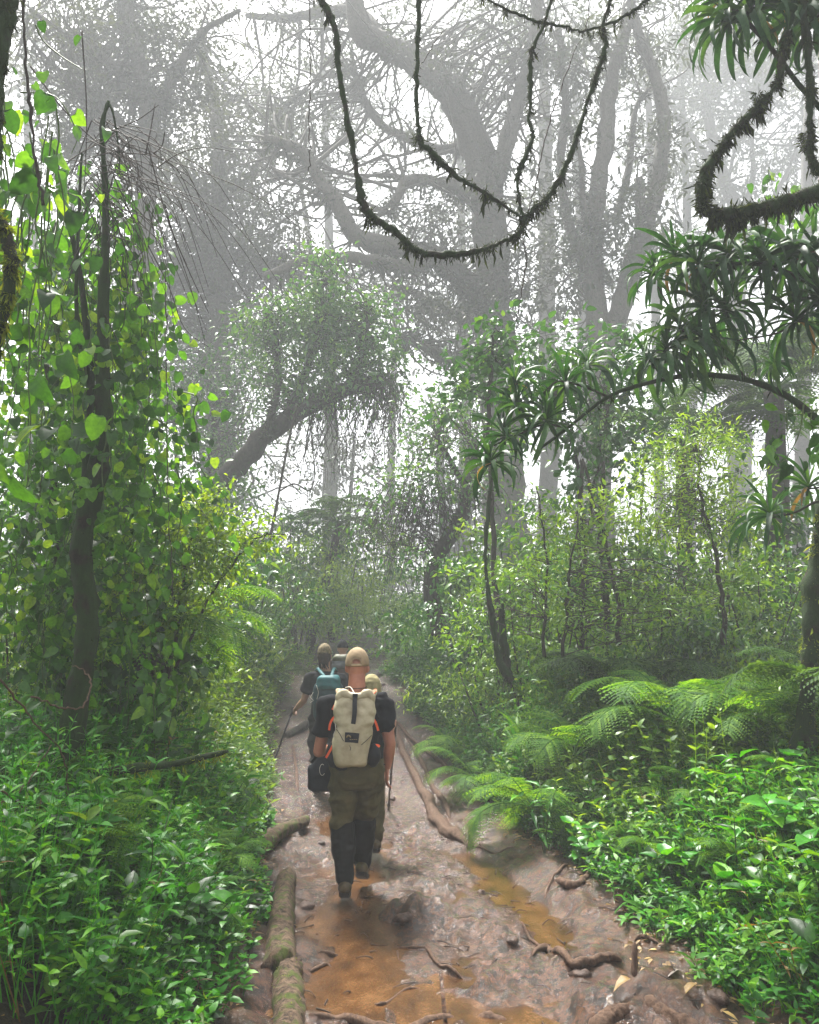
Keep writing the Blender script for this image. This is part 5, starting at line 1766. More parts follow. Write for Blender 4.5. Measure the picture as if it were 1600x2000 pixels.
log('thick mossy log lying lengthwise along the left edge of the trail', [(548, 1902), (552, 1820), (556, 1725)], .098, .070, .05, moss=900)
log('lower mossy log running off the bottom of the view behind the thick one', [(566, 2060), (562, 1975), (566, 1915)], .085, .072, .045, moss=700)
log('short wet log slanting out of the left bank beside the hikers', [(505, 1668), (545, 1640), (598, 1612)], .085, .055, .06)
log('pale thin pole lying along the left side of the trail behind the bag', [(582, 1545), (578, 1500), (572, 1455)], .020, .016, .03, 'root', name='pole_stick', cat='stick', sides=8)
log('crosswise stick behind the pale thin pole on the left of the trail', [(538, 1497), (560, 1502), (590, 1520)], .016, .012, .02, 'root', name='stick', cat='stick', sides=7)
log('long wet root winding down the right side of the trail', [(775, 1420), (785, 1470), (815, 1530), (838, 1570), (850, 1600), (880, 1635), (915, 1662)], .045, .07, .03, 'root', name='tree_root', cat='root', straight=False)
log('forked root left of the long winding one, nearer the hikers', [(765, 1408), (800, 1440), (850, 1478), (880, 1505)], .022, .03, .02, 'root', name='tree_root', cat='root', straight=False, sides=9)
log('root looping along the foot of the right bank', [(800, 1450), (830, 1500), (860, 1560), (880, 1600)], .03, .035, .02, 'root', name='tree_root', cat='root', straight=False, sides=9)
log('short thick root bend beside the puddle under the hanging fern', [(840, 1555), (846, 1590), (875, 1628)], .055, .05, .035, 'root', name='tree_root', cat='root', straight=False)
log('dark snaking root across the lower right of the trail', [(1040, 1872), (1070, 1862), (1105, 1878), (1140, 1892), (1170, 1880), (1215, 1885)], .018, .028, .02, 'root', name='tree_root', cat='root', straight=False, sides=9)
log('long buried root along the bottom edge of the view', [(600, 1985), (680, 1992), (760, 2010), (850, 2000), (950, 1990), (1010, 2005)], .022, .028, .005, 'root', name='tree_root', cat='root', straight=False, sides=9)
log('thin root crossing the near puddle', [(620, 1868), (690, 1872), (760, 1858), (835, 1852)], .012, .010, .008, 'root', name='tree_root', cat='root', straight=False, sides=7)
log('thick broken root stump at the bottom right of the trail', [(1165, 2005), (1200, 1985), (1230, 1962)], .055, .035, .0, 'root', name='root_stump', cat='root')
log('wet root ridge running to the bottom edge right of the broken stump', [(1255, 1945), (1320, 1975), (1370, 2020)], .04, .045, .0, 'root', name='tree_root', cat='root')
log('broken branch stub sticking out of the right bank', [(1085, 1732), (1130, 1728), (1180, 1702)], .030, .018, .06, 'root', name='broken_branch', cat='branch', sides=9, ends_up=.08, stubs=((.55, -.12, .012),))
log('small pale stick lying across the mud below the right bank', [(1020, 1682), (1060, 1677)], .008, .006, .01, 'root', name='stick', cat='stick', sides=6)
log('snag of wood poking up beside the dark snaking root', [(1240, 1925), (1243, 1905)], .022, .014, .06, 'root', name='wood_snag', cat='stick', sides=8, ends_up=.10)
log('fallen dark log in the mist across the far end of the trail', [(718, 1332), (745, 1318), (770, 1310)], .07, .05, .05, 'bark', name='fallen_log', cat='log')
log('second fallen log beyond the hikers, half sunk in mud', [(560, 1440), (590, 1425), (612, 1405)], .06, .06, .03, 'bark', name='fallen_log', cat='log')
for k_, (lab, spec) in enumerate([('hair-thin root looping in the mud right of the near puddle', [(830, 1850), (850, 1880), (880, 1905), (905, 1925)]), ('thin root beside the square lump in the middle of the trail', [(700, 1860), (735, 1845), (770, 1850), (780, 1880)]),
        ('thin root running down to the dark snaking root', [(1000, 1800), (1030, 1830), (1060, 1860)]), ('thin roots fraying out of the right bank near the branch stub', [(1110, 1690), (1080, 1720), (1065, 1760)]),
        ('thin root trailing out of the right bank above the pale leaf', [(1300, 1830), (1270, 1800), (1225, 1800)]), ('thin dark root across the mud at the bottom centre', [(700, 1950), (740, 1965), (790, 1940), (850, 1935)]),
        ('thin root curling beside the lower mossy log', [(605, 1900), (640, 1890), (655, 1920)]), ('pale twig lying right of the short root bend', [(905, 1600), (925, 1640), (945, 1665)]),
        ('thin root crossing above the right-hand rut', [(900, 1640), (950, 1665), (1010, 1660)]), ('short dark stick near the small yellow-brown leaf', [(1240, 1840), (1290, 1850)])]):
    log(lab, spec, .011, .007, .010, 'root', name='thin_root', cat='root', straight=False, sides=5)
# fallen branch over the left herbs
root = grow('fallen_branch', 'thin mossy fallen branch resting on the herbs of the left bank', 'branch')
p = pts_of([(175, 1512, 4.9), (260, 1500, 4.9), (340, 1492, 4.85), (400, 1478, 4.8), (445, 1467, 4.75)], 7)
mb = MB()
add_tube(mb, p, [.030, .024, .018, .012], 9, .3, True, .5)
mb.obj('bark', M['barkmoss'], root)
mb = MB()
moss_on(mb, p, np.linspace(.03, .012, len(p)), 420, .035, .2)
mb.obj('moss', M['mossbright'], root)
rebase(root, p[0])
for lab, spec in (('bare grey twig slanting down the left bank to its middle', [(0, 1540), (60, 1590), (130, 1680), (172, 1740)]), ('long curving bare twig at the left edge above the herbs', [(0, 1325), (60, 1400), (120, 1470), (135, 1560), (150, 1650)]),
                  ('bare looping twig beside the crooked trunk foot', [(60, 1360), (120, 1382), (160, 1380), (178, 1340), (165, 1310), (140, 1300)]),
                  ('dark dead twigs at the left edge, upper of the pair', [(0, 1570), (40, 1545), (100, 1455)]), ('dark dead twigs at the left edge, lower of the pair', [(0, 1600), (60, 1640), (140, 1690), (210, 1700), (280, 1685)])):
    liana_obj('bare_twig', lab, 'twig', [(a, b_, 3.9 + .2 * k) for k, (a, b_) in enumerate(spec)], [.005, .003], bark='root', sides=5)

def stone(label, px, py, s, mat='root', flat=.6, name='stone'):
    g = G(px, py)
    u = np.linspace(0, np.pi, 9)
    v = np.linspace(0, 2 * np.pi, 12, endpoint=False)
    U, W = np.meshgrid(u, v, indexing='ij')
    V = np.stack([np.sin(U) * np.cos(W), np.sin(U) * np.sin(W), np.cos(U) * flat], -1).reshape(-1, 3)
    V *= (1 + .45 * noise3(V * 1.5 + g, 3) + .22 * noise3(V * 3.5 + g, 5))[:, None] * s
    i = np.arange(8)[:, None] * 12
    j = np.arange(12)[None]
    k = (j + 1) % 12
    F = np.stack([i + j, i + 12 + j, i + 12 + k, i + k], -1).reshape(-1, 4)
    o = link(name, to_mesh(name, V, F, M[mat], np.full(len(V), .5)), None, (g[0], g[1], g[2] + s * flat * .05), (0, 0, rng.random() * 6))
    tag(o, label, 'stone')


M['rock'] = solid('muddy_rock', (.03, .017, .012), (.10, .06, .042), .55, 16, .9, .03, .3)
for lab, px, py, s in [('dark wet stone in the mud right of the front hiker', 766, 1562, .045), ('small dark stone below the pole tip', 780, 1612, .022), ('upright stone standing in the puddle at lower right', 1000, 1838, .035),
                       ('muddy clod beside the near puddle in the middle foreground', 790, 1800, .05), ('stone at the foot of the right bank', 1135, 1905, .05),
                       ('stone by the left edge of the trail beside the mossy log', 598, 1772, .055), ('small stone sunk in mud left of the hikers boots', 628, 1648, .035), ('small stone right of the forked root', 868, 1640, .03),
                       ('small upright stone in the far mud right of the tan cap', 745, 1338, .06), ('dark stone near the bottom centre of the trail', 650, 1925, .06), ('dark stone at the bottom left of the trail', 600, 1965, .05),
                       ('small dark stone right of the near puddle', 905, 1858, .03), ('stone on the mud between the two puddles', 940, 1745, .03), ('long flat stone below the yellow leaf', 1400, 1950, .055)]:
    stone(lab, px, py, s, 'rock')
g = G(1395, 1938)
M['yellowleaf'] = solid('fallen_yellow_leaf', (.13, .08, .02), (.24, .15, .04), .5, 12, .2)
M['paleleaf'] = solid('fallen_pale_leaf', (.14, .12, .10), (.26, .22, .19), .45, 12, .2)
for lab, px, py, s, m_ in (('fallen yellow leaf lying on the mud at lower right', 1385, 1940, .10, 'yellowleaf'), ('pale shrivelled fallen leaf at lower right', 1345, 1912, .11, 'paleleaf'), ('curled brown leaf beside the snag of wood', 1255, 1932, .10, 'yellowleaf')):
    g = G(px, py)
    me = one_leaf_mesh('fallen_leaf', LEAFB, 'dead', .3, int(px))
    me.materials[0] = M[m_]
    o = link('fallen_leaf', me, None, (g[0] - .05, g[1], g[2] + .035), (.1, .1, 1.9), s)
    tag(o, lab, 'leaf')
# scattered small debris on the mud
mb = MB()
n = 520
x = -1.5 + 3.8 * rng.random(n)
y = 3.6 + 7 * rng.random(n)
l, r = outside(x, y)
ok = (l < .1) & (r < .1)
x, y = x[ok], y[ok]
z = ground_h(x, y)
for a, b_, c in zip(x, y, z):
    L = .02 + .07 * rng.random() ** 2
    th = rng.random() * 6.28
    dv = np.array([math.cos(th), math.sin(th), 0]) * L
    q = np.array([a, b_, max(c, WATER_Z) + .004])
    add_tube(mb, catmull([q - dv, q + rng.normal(size=3) * L * .15 + [0, 0, .004], q + dv], 2), [.004, .002], 4, 0, True, .5)
tag(mb.obj('mud_debris', M['twig'], None), 'small twigs and bits trodden into the mud', kind='stuff')

# ---------------------------------------------------------------- hikers
def fabric(name, c1, c2, rough=.8, scale=14, bump=.35, weave=True, spec=.25):
    m, nt, out = new_mat(name)
    L = nt.links
    tc = nd(nt, "ShaderNodeTexCoord")
    n1 = nd(nt, "ShaderNodeTexNoise", i_Scale=scale, i_Detail=5.0, i_Roughness=.6)
    n2 = nd(nt, "ShaderNodeTexNoise", i_Scale=420.0, i_Detail=1.0)
    L.new(tc.outputs['Object'], n1.inputs['Vector'])
    L.new(tc.outputs['Object'], n2.inputs['Vector'])
    pr = nd(nt, "ShaderNodeBsdfPrincipled", i_Roughness=rough)
    pr.inputs['Specular IOR Level'].default_value = spec
    L.new(ramp(nt, n1.outputs[0], [(.3, c1), (.7, c2)]), pr.inputs['Base Color'])
    b1 = nd(nt, "ShaderNodeBump", i_Strength=bump, i_Distance=.012)
    L.new(n1.outputs[0], b1.inputs['Height'])
    b2 = nd(nt, "ShaderNodeBump", i_Strength=.25, i_Distance=.001)
    L.new(n2.outputs[0], b2.inputs['Height'])
    L.new(b1.outputs[0], b2.inputs['Normal'])
    L.new(b2.outputs[0], pr.inputs['Normal'])
    L.new(pr.outputs[0], out.inputs['Surface'])
    return m


def skin_mat(name, c1, c2):
    m, nt, out = new_mat(name)
    L = nt.links
    tc = nd(nt, "ShaderNodeTexCoord")
    n1 = nd(nt, "ShaderNodeTexNoise", i_Scale=9.0, i_Detail=6.0)
    L.new(tc.outputs['Object'], n1.inputs['Vector'])
    pr = nd(nt, "ShaderNodeBsdfPrincipled", i_Roughness=.5)
    pr.inputs['Subsurface Weight'].default_value = .15
    pr.inputs['Subsurface Radius'].default_value = (.02, .007, .004)
    L.new(ramp(nt, n1.outputs[0], [(.35, c1), (.65, c2)]), pr.inputs['Base Color'])
    L.new(pr.outputs[0], out.inputs['Surface'])
    return m


M['skin'] = skin_mat('sunburnt_skin', (.30, .11, .065), (.42, .18, .11))
M['skin2'] = skin_mat('tanned_skin', (.34, .17, .11), (.45, .25, .17))
M['shirt'] = fabric('black_tee', (.004, .005, .007), (.010, .011, .014), .9, spec=.12)
M['trouser'] = fabric('olive_trouser_cloth', (.045, .040, .016), (.105, .086, .036), .9, 9, spec=.12)
M['gaiter'] = fabric('black_gaiter_cloth', (.004, .004, .004), (.012, .011, .010), .75, 12, spec=.15)
M['boot'] = fabric('muddy_boot_leather', (.035, .025, .012), (.12, .085, .04), .6, 20)
M['sole'] = fabric('boot_sole_rubber', (.010, .008, .007), (.03, .022, .016), .7, 25)
M['cap'] = fabric('tan_cap_cloth', (.22, .155, .09), (.36, .265, .16), .85, 16)
M['pack'] = fabric('cream_pack_cloth', (.27, .22, .13), (.52, .46, .31), .55, 7, .6, spec=.4)
M['strap'] = fabric('black_webbing', (.006, .007, .010), (.012, .013, .018), .6, 60)
M['orange'] = fabric('orange_webbing', (.85, .10, .03), (.95, .16, .05), .6, 60)
M['teal'] = fabric('teal_pack_cloth', (.010, .075, .085), (.02, .13, .14), .6, 12, .5)
M['tealdark'] = fabric('dark_teal_pack_cloth', (.006, .03, .04), (.012, .05, .062), .6, 12, .5)
M['navy'] = fabric('navy_black_bag_cloth', (.004, .006, .011), (.010, .014, .022), .6, 10, .5)
M['camo'] = fabric('camouflage_cap_cloth', (.035, .045, .02), (.30, .22, .13), .85, 42)
M['hair'] = fabric('dark_brown_hair', (.010, .006, .004), (.035, .02, .012), .5, 60)
M['oliverain'] = fabric('olive_rain_cloth', (.06, .065, .035), (.12, .12, .07), .5, 10)
M['greypack'] = fabric('grey_pack_cloth', (.03, .033, .036), (.10, .11, .115), .45, 8)
M['brownshirt'] = fabric('brown_shirt_cloth', (.03, .015, .012), (.07, .035, .028), .8, 10)
M['scarf'] = fabric('olive_tan_headscarf', (.16, .14, .06), (.34, .29, .15), .85, 14)
M['pole'] = solid('trekking_pole', (.012, .012, .014), (.03, .03, .03), .4, 30, 0)
M['cord'] = solid('pale_cord', (.45, .42, .36), (.6, .56, .48), .6, 30, 0)
M['brand'] = solid('tan_print', (.35, .26, .12), (.45, .33, .16), .7, 30, 0)


def ell(mb, c, r, n=14, m_=9):
    u = np.linspace(0, np.pi, m_)[1:-1]
    v = np.linspace(0, 2 * np.pi, n, endpoint=False)
    U, W = np.meshgrid(u, v, indexing='ij')
    V = np.stack([np.sin(U) * np.cos(W), np.sin(U) * np.sin(W), np.cos(U)], -1).reshape(-1, 3)
    V = np.vstack([V, [0, 0, 1], [0, 0, -1]]) * np.asarray(r) + np.asarray(c)
    k = m_ - 2
    i = np.arange(k - 1)[:, None] * n
    j = np.arange(n)[None]
    q = (j + 1) % n
    F = np.stack([i + j, i + n + j, i + n + q, i + q], -1).reshape(-1, 4)
    j, q = np.arange(n), (np.arange(n) + 1) % n
    T = np.vstack([np.stack([np.full(n, k * n), j, q], -1), np.stack([np.full(n, k * n + 1), (k - 1) * n + q, (k - 1) * n + j], -1)])
    b_ = mb.n
    mb.add(V, F, .5)
    mb.T.append(T.astype(np.int64) + b_)


def limb(mb, pts, rad, sides=12, n=5):
    p = catmull(pts, n)
    rr = np.interp(np.linspace(0, 1, len(p)), np.linspace(0, 1, len(rad)), rad)
    V, F, C = tube(p, rr, sides, 0, True)
    b_ = mb.n
    mb.add(V, F, .5)
    mb.T.append(C.astype(np.int64) + b_)
    ell(mb, p[0], (rr[0],) * 3)
    ell(mb, p[-1], (rr[-1],) * 3)


def stack(mb, rows, sides=20, pw=2.4):
    """rows: (centre xyz, rx, ry): closed superellipse loft, bottom to top"""
    a = np.linspace(0, 2 * np.pi, sides, endpoint=False)
    ca, sa = np.cos(a), np.sin(a)
    cx = np.sign(ca) * np.abs(ca) ** (2 / pw)
    sy = np.sign(sa) * np.abs(sa) ** (2 / pw)
    C = catmull(np.array([list(r[0]) + [r[1], r[2]] for r in rows], float), 4)
    V = C[:, None, :3] + np.stack([cx[None] * C[:, 3:4], sy[None] * C[:, 4:5], 0 * cx[None] * C[:, 3:4]], -1)
    m_ = len(C)
    V = V.reshape(-1, 3)
    i = np.arange(m_ - 1)[:, None] * sides
    j = np.arange(sides)[None]
    k = (j + 1) % sides
    F = np.stack([i + j, i + k, i + sides + k, i + sides + j], -1).reshape(-1, 4)
    V = np.vstack([V, C[0, :3], C[-1, :3]])
    j, k = np.arange(sides), (np.arange(sides) + 1) % sides
    T = np.vstack([np.stack([np.full(sides, len(V) - 2), k, j], -1), np.stack([np.full(sides, len(V) - 1), (m_ - 1) * sides + j, (m_ - 1) * sides + k], -1)])
    b_ = mb.n
    mb.add(V, F, .5)
    mb.T.append(T.astype(np.int64) + b_)


def fuse(mb, name, mat, parent, voxel=.008, smooth=4, fold=0.0, fscale=(9, 9, 22), seed=1, fine=0.0):
    """union of the collected volumes as one continuous skin, with cloth folds if wanted"""
    me = mb.mesh(name + "_tmp", None)
    o = bpy.data.objects.new("tmp", me)
    COL.objects.link(o)
    md = o.modifiers.new("r", 'REMESH')
    md.mode = 'VOXEL'
    md.voxel_size = voxel
    md.use_smooth_shade = True
    s = o.modifiers.new("s", 'SMOOTH')
    s.iterations = smooth
    s.factor = .5
    dg = bpy.context.evaluated_depsgraph_get()
    ev = o.evaluated_get(dg)
    me2 = bpy.data.meshes.new_from_object(ev)
    bpy.data.objects.remove(o)
    bpy.data.meshes.remove(me)
    n = len(me2.vertices)
    if fold and n:
        co = np.zeros(n * 3, np.float32)
        no = np.zeros(n * 3, np.float32)
        me2.vertices.foreach_get("co", co)
        me2.vertex_normals.foreach_get("vector", no)
        co, no = co.reshape(-1, 3).astype(float), no.reshape(-1, 3)
        q = co * np.array(fscale)
        q[:, 2] += .8 * noise3(co * 5, 3)
        d = 1 - 2 * np.abs(noise3(q, seed)) + .5 * noise3(q * 2.3, seed + 2)
        co = co + no * (d * fold + fine * noise3(co * 60, 8))[:, None]
        me2.vertices.foreach_set("co", co.astype(np.float32).ravel())
    me2.polygons.foreach_set("use_smooth", np.full(len(me2.polygons), True))
    me2.name = name
    me2.materials.clear()
    me2.materials.append(M[mat])
    me2.update()
    return link(name, me2, parent)


def hand(mb, w, d, thumb, curl=.5, s=1.0):
    """w wrist, d direction of the hand, thumb = side where the thumb leaves"""
    w = np.asarray(w, float)
    d = unit(np.asarray(d, float))
    th = unit(np.asarray(thumb, float) - d * np.dot(thumb, d))
    pn = np.cross(d, th)                         # curl direction
    for k, t in enumerate((-.026, -.009, .009, .026)):
        limb(mb, [w + d * .005, w + d * .045 * s + th * t * s, w + d * .085 * s + th * t * s], [.015 * s, .013 * s, .011 * s], 8, 3)
        L = (.060, .072, .078, .070)[k] * s
        b = w + d * .088 * s + th * t * s
        a1, a2, a3 = curl * .6, curl * 1.4, curl * 2.0
        p = [b]
        for a_, f in ((a1, .42), (a2, .33), (a3, .25)):
            p.append(p[-1] + (d * math.cos(a_) + pn * math.sin(a_)) * L * f)
        limb(mb, p, [.0095 * s, .009 * s, .0085 * s, .007 * s], 8, 2)
    b = w + d * .025 * s + th * .02 * s
    p = [b, b + (th * .8 + d * .55) * .03 * s, b + (th * .75 + d * .9 + pn * .4 * curl) * .058 * s]
    limb(mb, p, [.014 * s, .011 * s, .008 * s], 8, 3)


def torso_rows(hipc, waistc, chestc, shc, neckc, k=1.0, extra=0.0, sh=.175):
    return [((*hipc,), .150 * k + extra, .105 * k + extra), ((*waistc,), .140 * k + extra, .100 * k + extra), ((*chestc,), .165 * k + extra, .115 * k + extra),
            ((*shc,), sh * k + extra, .095 * k + extra), ((np.array(shc) + (np.array(neckc) - np.array(shc)) * .55), sh * .62 * k + extra, .07 * k + extra), ((*neckc,), .062 * k + extra, .060 * k + extra)]


def person(label, base, J, mats, k=1.0, vox=.008, hair=None, group='hikers walking away along the trail', arms=('l', 'r'), hands=None, sleeve=.62, gaiters=True, ears=True):
    """J: joints in world space"""
    root = empty('person', base, label, 'person', group)
    b0_ = np.asarray(base, float)
    J = {a: np.asarray(v, float) - b0_ for a, v in J.items()}
    mid = (J['hip_l'] + J['hip_r']) / 2
    shm = (J['sh_l'] + J['sh_r']) / 2
    neck = J['neck']
    head = J['head']
    waist = mid * .6 + shm * .4
    chest = mid * .25 + shm * .75
    shw = np.linalg.norm(J['sh_l'] - J['sh_r']) / 2 - .01
    # body
    mb = MB()
    stack(mb, torso_rows(mid, waist, chest, shm + [0, 0, .0], neck - [0, 0, .02], k * .93, 0, shw * .95 / k))
    limb(mb, [neck - [0, 0, .06], (neck + head) / 2 + [0, -.01, 0], head - [0, .01, .04]], [.068 * k, .062 * k, .062 * k])
    ell(mb, head + [0, 0, .01], (.076 * k, .096 * k, .108 * k), 20, 14)
    limb(mb, [head + [0, .03, -.03], head + [0, .062, -.085]], [.055 * k, .034 * k])             # jaw
    ell(mb, head + [0, .10 * k, -.022], (.012, .018, .022))                                         # nose
    ell(mb, head + [0, .088 * k, -.062], (.022, .010, .008))                                        # mouth
    for e in (-1, 1):
        ell(mb, head + [e * .030, .086 * k, .012], (.012, .008, .008))
        if ears:
            ell(mb, head + [e * .080 * k, -.004, -.012], (.012, .020, .030))
    for s_ in ('l', 'r'):
        limb(mb, [J['sh_' + s_], (J['sh_' + s_] + J['el_' + s_]) / 2, J['el_' + s_]], [.056 * k, .050 * k, .042 * k])
        limb(mb, [J['el_' + s_], J['el_' + s_] * .6 + J['wr_' + s_] * .4, J['wr_' + s_]], [.042 * k, .043 * k, .027 * k])
        hd = hands[s_]
        hand(mb, J['wr_' + s_], hd[0], hd[1], hd[2], k)
        limb(mb, [J['hip_' + s_], J['kn_' + s_]], [.080 * k, .052 * k])
        limb(mb, [J['kn_' + s_], J['an_' + s_]], [.050 * k, .036 * k])
    fuse(mb, 'body', mats['skin'], root, vox, 3)
    # shirt
    mb = MB()
    lo = mid + (shm - mid) * .06
    stack(mb, torso_rows(lo, waist, chest, shm, neck - [0, 0, .035], k, .014, shw / k))
    for s_ in ('l', 'r'):
        e = J['sh_' + s_] + (J['el_' + s_] - J['sh_' + s_]) * sleeve
        limb(mb, [J['sh_' + s_] + (shm - J['sh_' + s_]) * .25, J['sh_' + s_], (J['sh_' + s_] + e) / 2], [.070 * k, .070 * k, .072 * k])
        p = catmull([J['sh_' + s_], (J['sh_' + s_] + e) / 2, e], 5)
        V, F, C = tube(p, np.linspace(.070, .071, len(p)) * k, 14, 0, True)
        b_ = mb.n
        mb.add(V, F, .5)
        mb.T.append(C.astype(np.int64) + b_)
    fuse(mb, 'shirt', mats['shirt'], root, vox, 3, .018, (6, 6, 10), 3)
    # trousers
    mb = MB()
    stack(mb, [(mid + [0, 0, -.10], .125 * k, .11 * k), (mid + [0, 0, -.03], .165 * k, .13 * k), (mid + [0, 0, .05], .16 * k, .12 * k), (mid + [0, 0, .11], .148 * k, .112 * k)])
    for s_ in ('l', 'r'):
        h, kn, an = J['hip_' + s_], J['kn_' + s_], J['an_' + s_]
        end = kn + (an - kn) * (.20 if gaiters else .93)
        limb(mb, [h + [0, 0, .02], h * .5 + kn * .5, kn, end], [.104 * k, .096 * k, .080 * k, .068 * k], 14)
    fuse(mb, 'trousers', mats['trouser'], root, vox, 3, .019, (6, 6, 12), 6, .001)
    for s_ in ('l', 'r'):
        kn, an = J['kn_' + s_], J['an_' + s_]
        if gaiters:
            a = kn + (an - kn) * .10
            mb = MB()
            limb(mb, [a, kn + (an - kn) * .5, kn + (an - kn) * .8, an + (an - kn) * .02], [.086 * k, .084 * k, .066 * k, .064 * k], 14)
            fuse(mb, 'gaiter', mats['gaiter'], root, vox, 2, .005, (14, 14, 20), 8)
        fwd = J.get('toe_' + s_, np.array([0, 1.0, 0]))
        fwd = unit(fwd)
        mb = MB()
        hz = np.array([0, 0, 1.0]) - fwd * fwd[2]
        hz = unit(hz)
        ft = an - hz * .055
        limb(mb, [ft - fwd * .045, ft + fwd * .05, ft + fwd * .15 - hz * .012], [.048 * k, .048 * k, .036 * k], 12)
        limb(mb, [an + hz * .03, an - hz * .03], [.050 * k, .048 * k])
        fuse(mb, 'boot', mats['boot'], root, vox, 2)
        mb = MB()
        so = ft - hz * .042
        pts_ = [so - fwd * .095, so - fwd * .05, so + fwd * .02, so + fwd * .10, so + fwd * .185]
        wd = [.024, .042, .036, .047, .022]
        side = np.cross(fwd, hz)
        V = []
        for p_, w_ in zip(pts_, wd):
            for ex, ez in ((-1, -1), (1, -1), (1, 1), (-1, 1)):
                V.append(p_ + side * ex * w_ * k + hz * ez * .014)
        F = []
        for i in range(4):
            for j in range(4):
                F.append((i * 4 + j, i * 4 + (j + 1) % 4, i * 4 + 4 + (j + 1) % 4, i * 4 + 4 + j))
        F += [(3, 2, 1, 0), (16, 17, 18, 19)]
        mb.add(np.array(V), np.array(F), .5)
        mb.obj('sole', M['sole'], root, smooth=False)
    return root, J


def cap_parts(root, head, mat, k=1.0, opening=True, tilt=0.0, forward=True):
    """cap shell with brim; the opening at the back shows the skin"""
    c = np.asarray(head) + [0, 0, .012]
    n, m_ = 36, 12
    u = np.linspace(.0, np.pi * .54, m_)
    v = np.linspace(0, 2 * np.pi, n, endpoint=False)
    U, W = np.meshgrid(u, v, indexing='ij')
    R = np.array([.084, .104, .118]) * k
    pan = 1 + .012 * np.abs(np.sin(W * 3)) ** .5 + .010 * noise3(np.stack([np.sin(U) * np.cos(W), np.sin(U) * np.sin(W), np.cos(U)], -1) * 5, 4)
    V = np.stack([np.sin(U) * np.cos(W) * pan, np.sin(U) * np.sin(W) * pan, np.cos(U)], -1) * R
    F = []
    for i in range(m_ - 1):
        for j in range(n):
            q = (j + 1) % n
            cc = (V[i, j] + V[i + 1, q]) / 2
            if opening and cc[1] < 0 and abs(cc[0]) < .034 * k and -.004 < cc[2] < .040 * k - (cc[0] / .034) ** 2 * .02:
                continue
            F.append((i * n + j, i * n + n + j, i * n + n + q, i * n + q))
    Vf = V.reshape(-1, 3)
    me = to_mesh('cap', Vf + c, np.array(F), M[mat])
    o = link('cap', me, root)
    sm = o.modifiers.new('solid', 'SOLIDIFY')
    sm.thickness = .004
    sm.offset = 1
    # brim, forward
    a = np.linspace(-1.15, 1.15, 15)
    Vb = []
    for t in (0, .35, .7, 1.0):
        for q in a:
            Vb.append(((.083 + .006 * t) * math.sin(q) * k * (1 - .12 * t), (.100 * math.cos(q) + .075 * t * math.cos(q * .8) ** .6) * k, -.010 * t - .018 * (math.sin(q) ** 2) - .004))
    Fb = [(i * 15 + j, i * 15 + j + 1, i * 15 + 16 + j, i * 15 + 15 + j) for i in range(3) for j in range(14)]
    br = link('brim', to_mesh('brim', np.array(Vb) + c, np.array(Fb), M[mat]), o)
    sm = br.modifiers.new('solid', 'SOLIDIFY')
    sm.thickness = .004
    mb = MB()
    ell(mb, c + [0, 0, R[2] + .003], (.007, .007, .004))
    mb.obj('button', M[mat], o)
    if opening:
        mb = MB()
        q = np.linspace(-.42, .42, 9) - math.pi / 2
        add_tube(mb, [c + [math.cos(x_) * (R[0] + .003), math.sin(x_) * (R[1] + .003), -.010] for x_ in q], .008, 6, 0)
        mb.obj('strap', M[mat], o)
        # stitched edge of the arch
        mb = MB()
        q = np.linspace(0, math.pi, 11)
        add_tube(mb, [c + [math.cos(x_) * .036 * k, -math.sqrt(max(0, 1 - (math.cos(x_) * .036 / R[0]) ** 2 - ((math.sin(x_) * .040 + .002) / R[2]) ** 2)) * R[1] - .004, math.sin(x_) * .040 * k] for x_ in q], .0035, 5, 0)
        mb.obj('arch_hem', M[mat], o)
    return o


def ribbon(mb, pts, w, th=.003, face=(0, -1, 0)):
    p = catmull(pts, 4)
    T, _, _ = frames(p)
    f = unit(np.asarray(face, float)[None] - T * (T @ np.asarray(face, float))[:, None])
    s = np.cross(T, f)
    V = np.stack([p - s * w / 2 - f * th, p + s * w / 2 - f * th, p + s * w / 2 + f * th, p - s * w / 2 + f * th], 1).reshape(-1, 3)
    F = []
    for i in range(len(p) - 1):
        for j in range(4):
            F.append((i * 4 + j, i * 4 + (j + 1) % 4, i * 4 + 4 + (j + 1) % 4, i * 4 + 4 + j))
    e = (len(p) - 1) * 4
    F += [(3, 2, 1, 0), (e, e + 1, e + 2, e + 3)]
    mb.add(V, np.array(F), .5)


# --- front hiker
d = 6.0
base = np.array([P(695, 1700, d)[0], d, gh(P(695, 1700, d)[0], d)])
J = dict(head=P(698, 1303, d + .03), neck=P(697, 1345, d), sh_l=P(643, 1376, d), sh_r=P(747, 1375, d), el_l=P(623, 1468, d + .02), el_r=P(762, 1452, d - .02),
         wr_l=P(646, 1462, d + .27), wr_r=P(757, 1498, d + .03), hip_l=P(672, 1508, d), hip_r=P(720, 1508, d), kn_l=P(669, 1606, d + .03), kn_r=P(711, 1597, d + .16),
         an_l=P(674, 1713, d - .02), an_r=P(708, 1681, d + .26), toe_l=P(672, 1700, d + .1) * 0 + [-.1, 1, 0.0], toe_r=np.array([.05, 1, -.35]))
J['toe_l'] = J['toe_l'] + base
J['toe_r'] = J['toe_r'] + base
H = dict(l=((.55, .5, .15), (0, .3, 1), 1.6), r=((-.10, .05, -1), (-.3, 1, 0), .55))
man, Jm = person('front hiker from behind in black tee, tan cap, olive trousers and black gaiters', base, J,
                 dict(skin='skin', shirt='shirt', trouser='trouser', gaiter='gaiter', boot='boot'), 1.0, .0076, hands=H)
cap_parts(man, Jm['head'] + [0, -.004, .012], 'cap', 1.0)
mb = MB()
q = np.linspace(0, 2 * np.pi, 25)
nk = Jm['neck'] + [0, .0, .012]
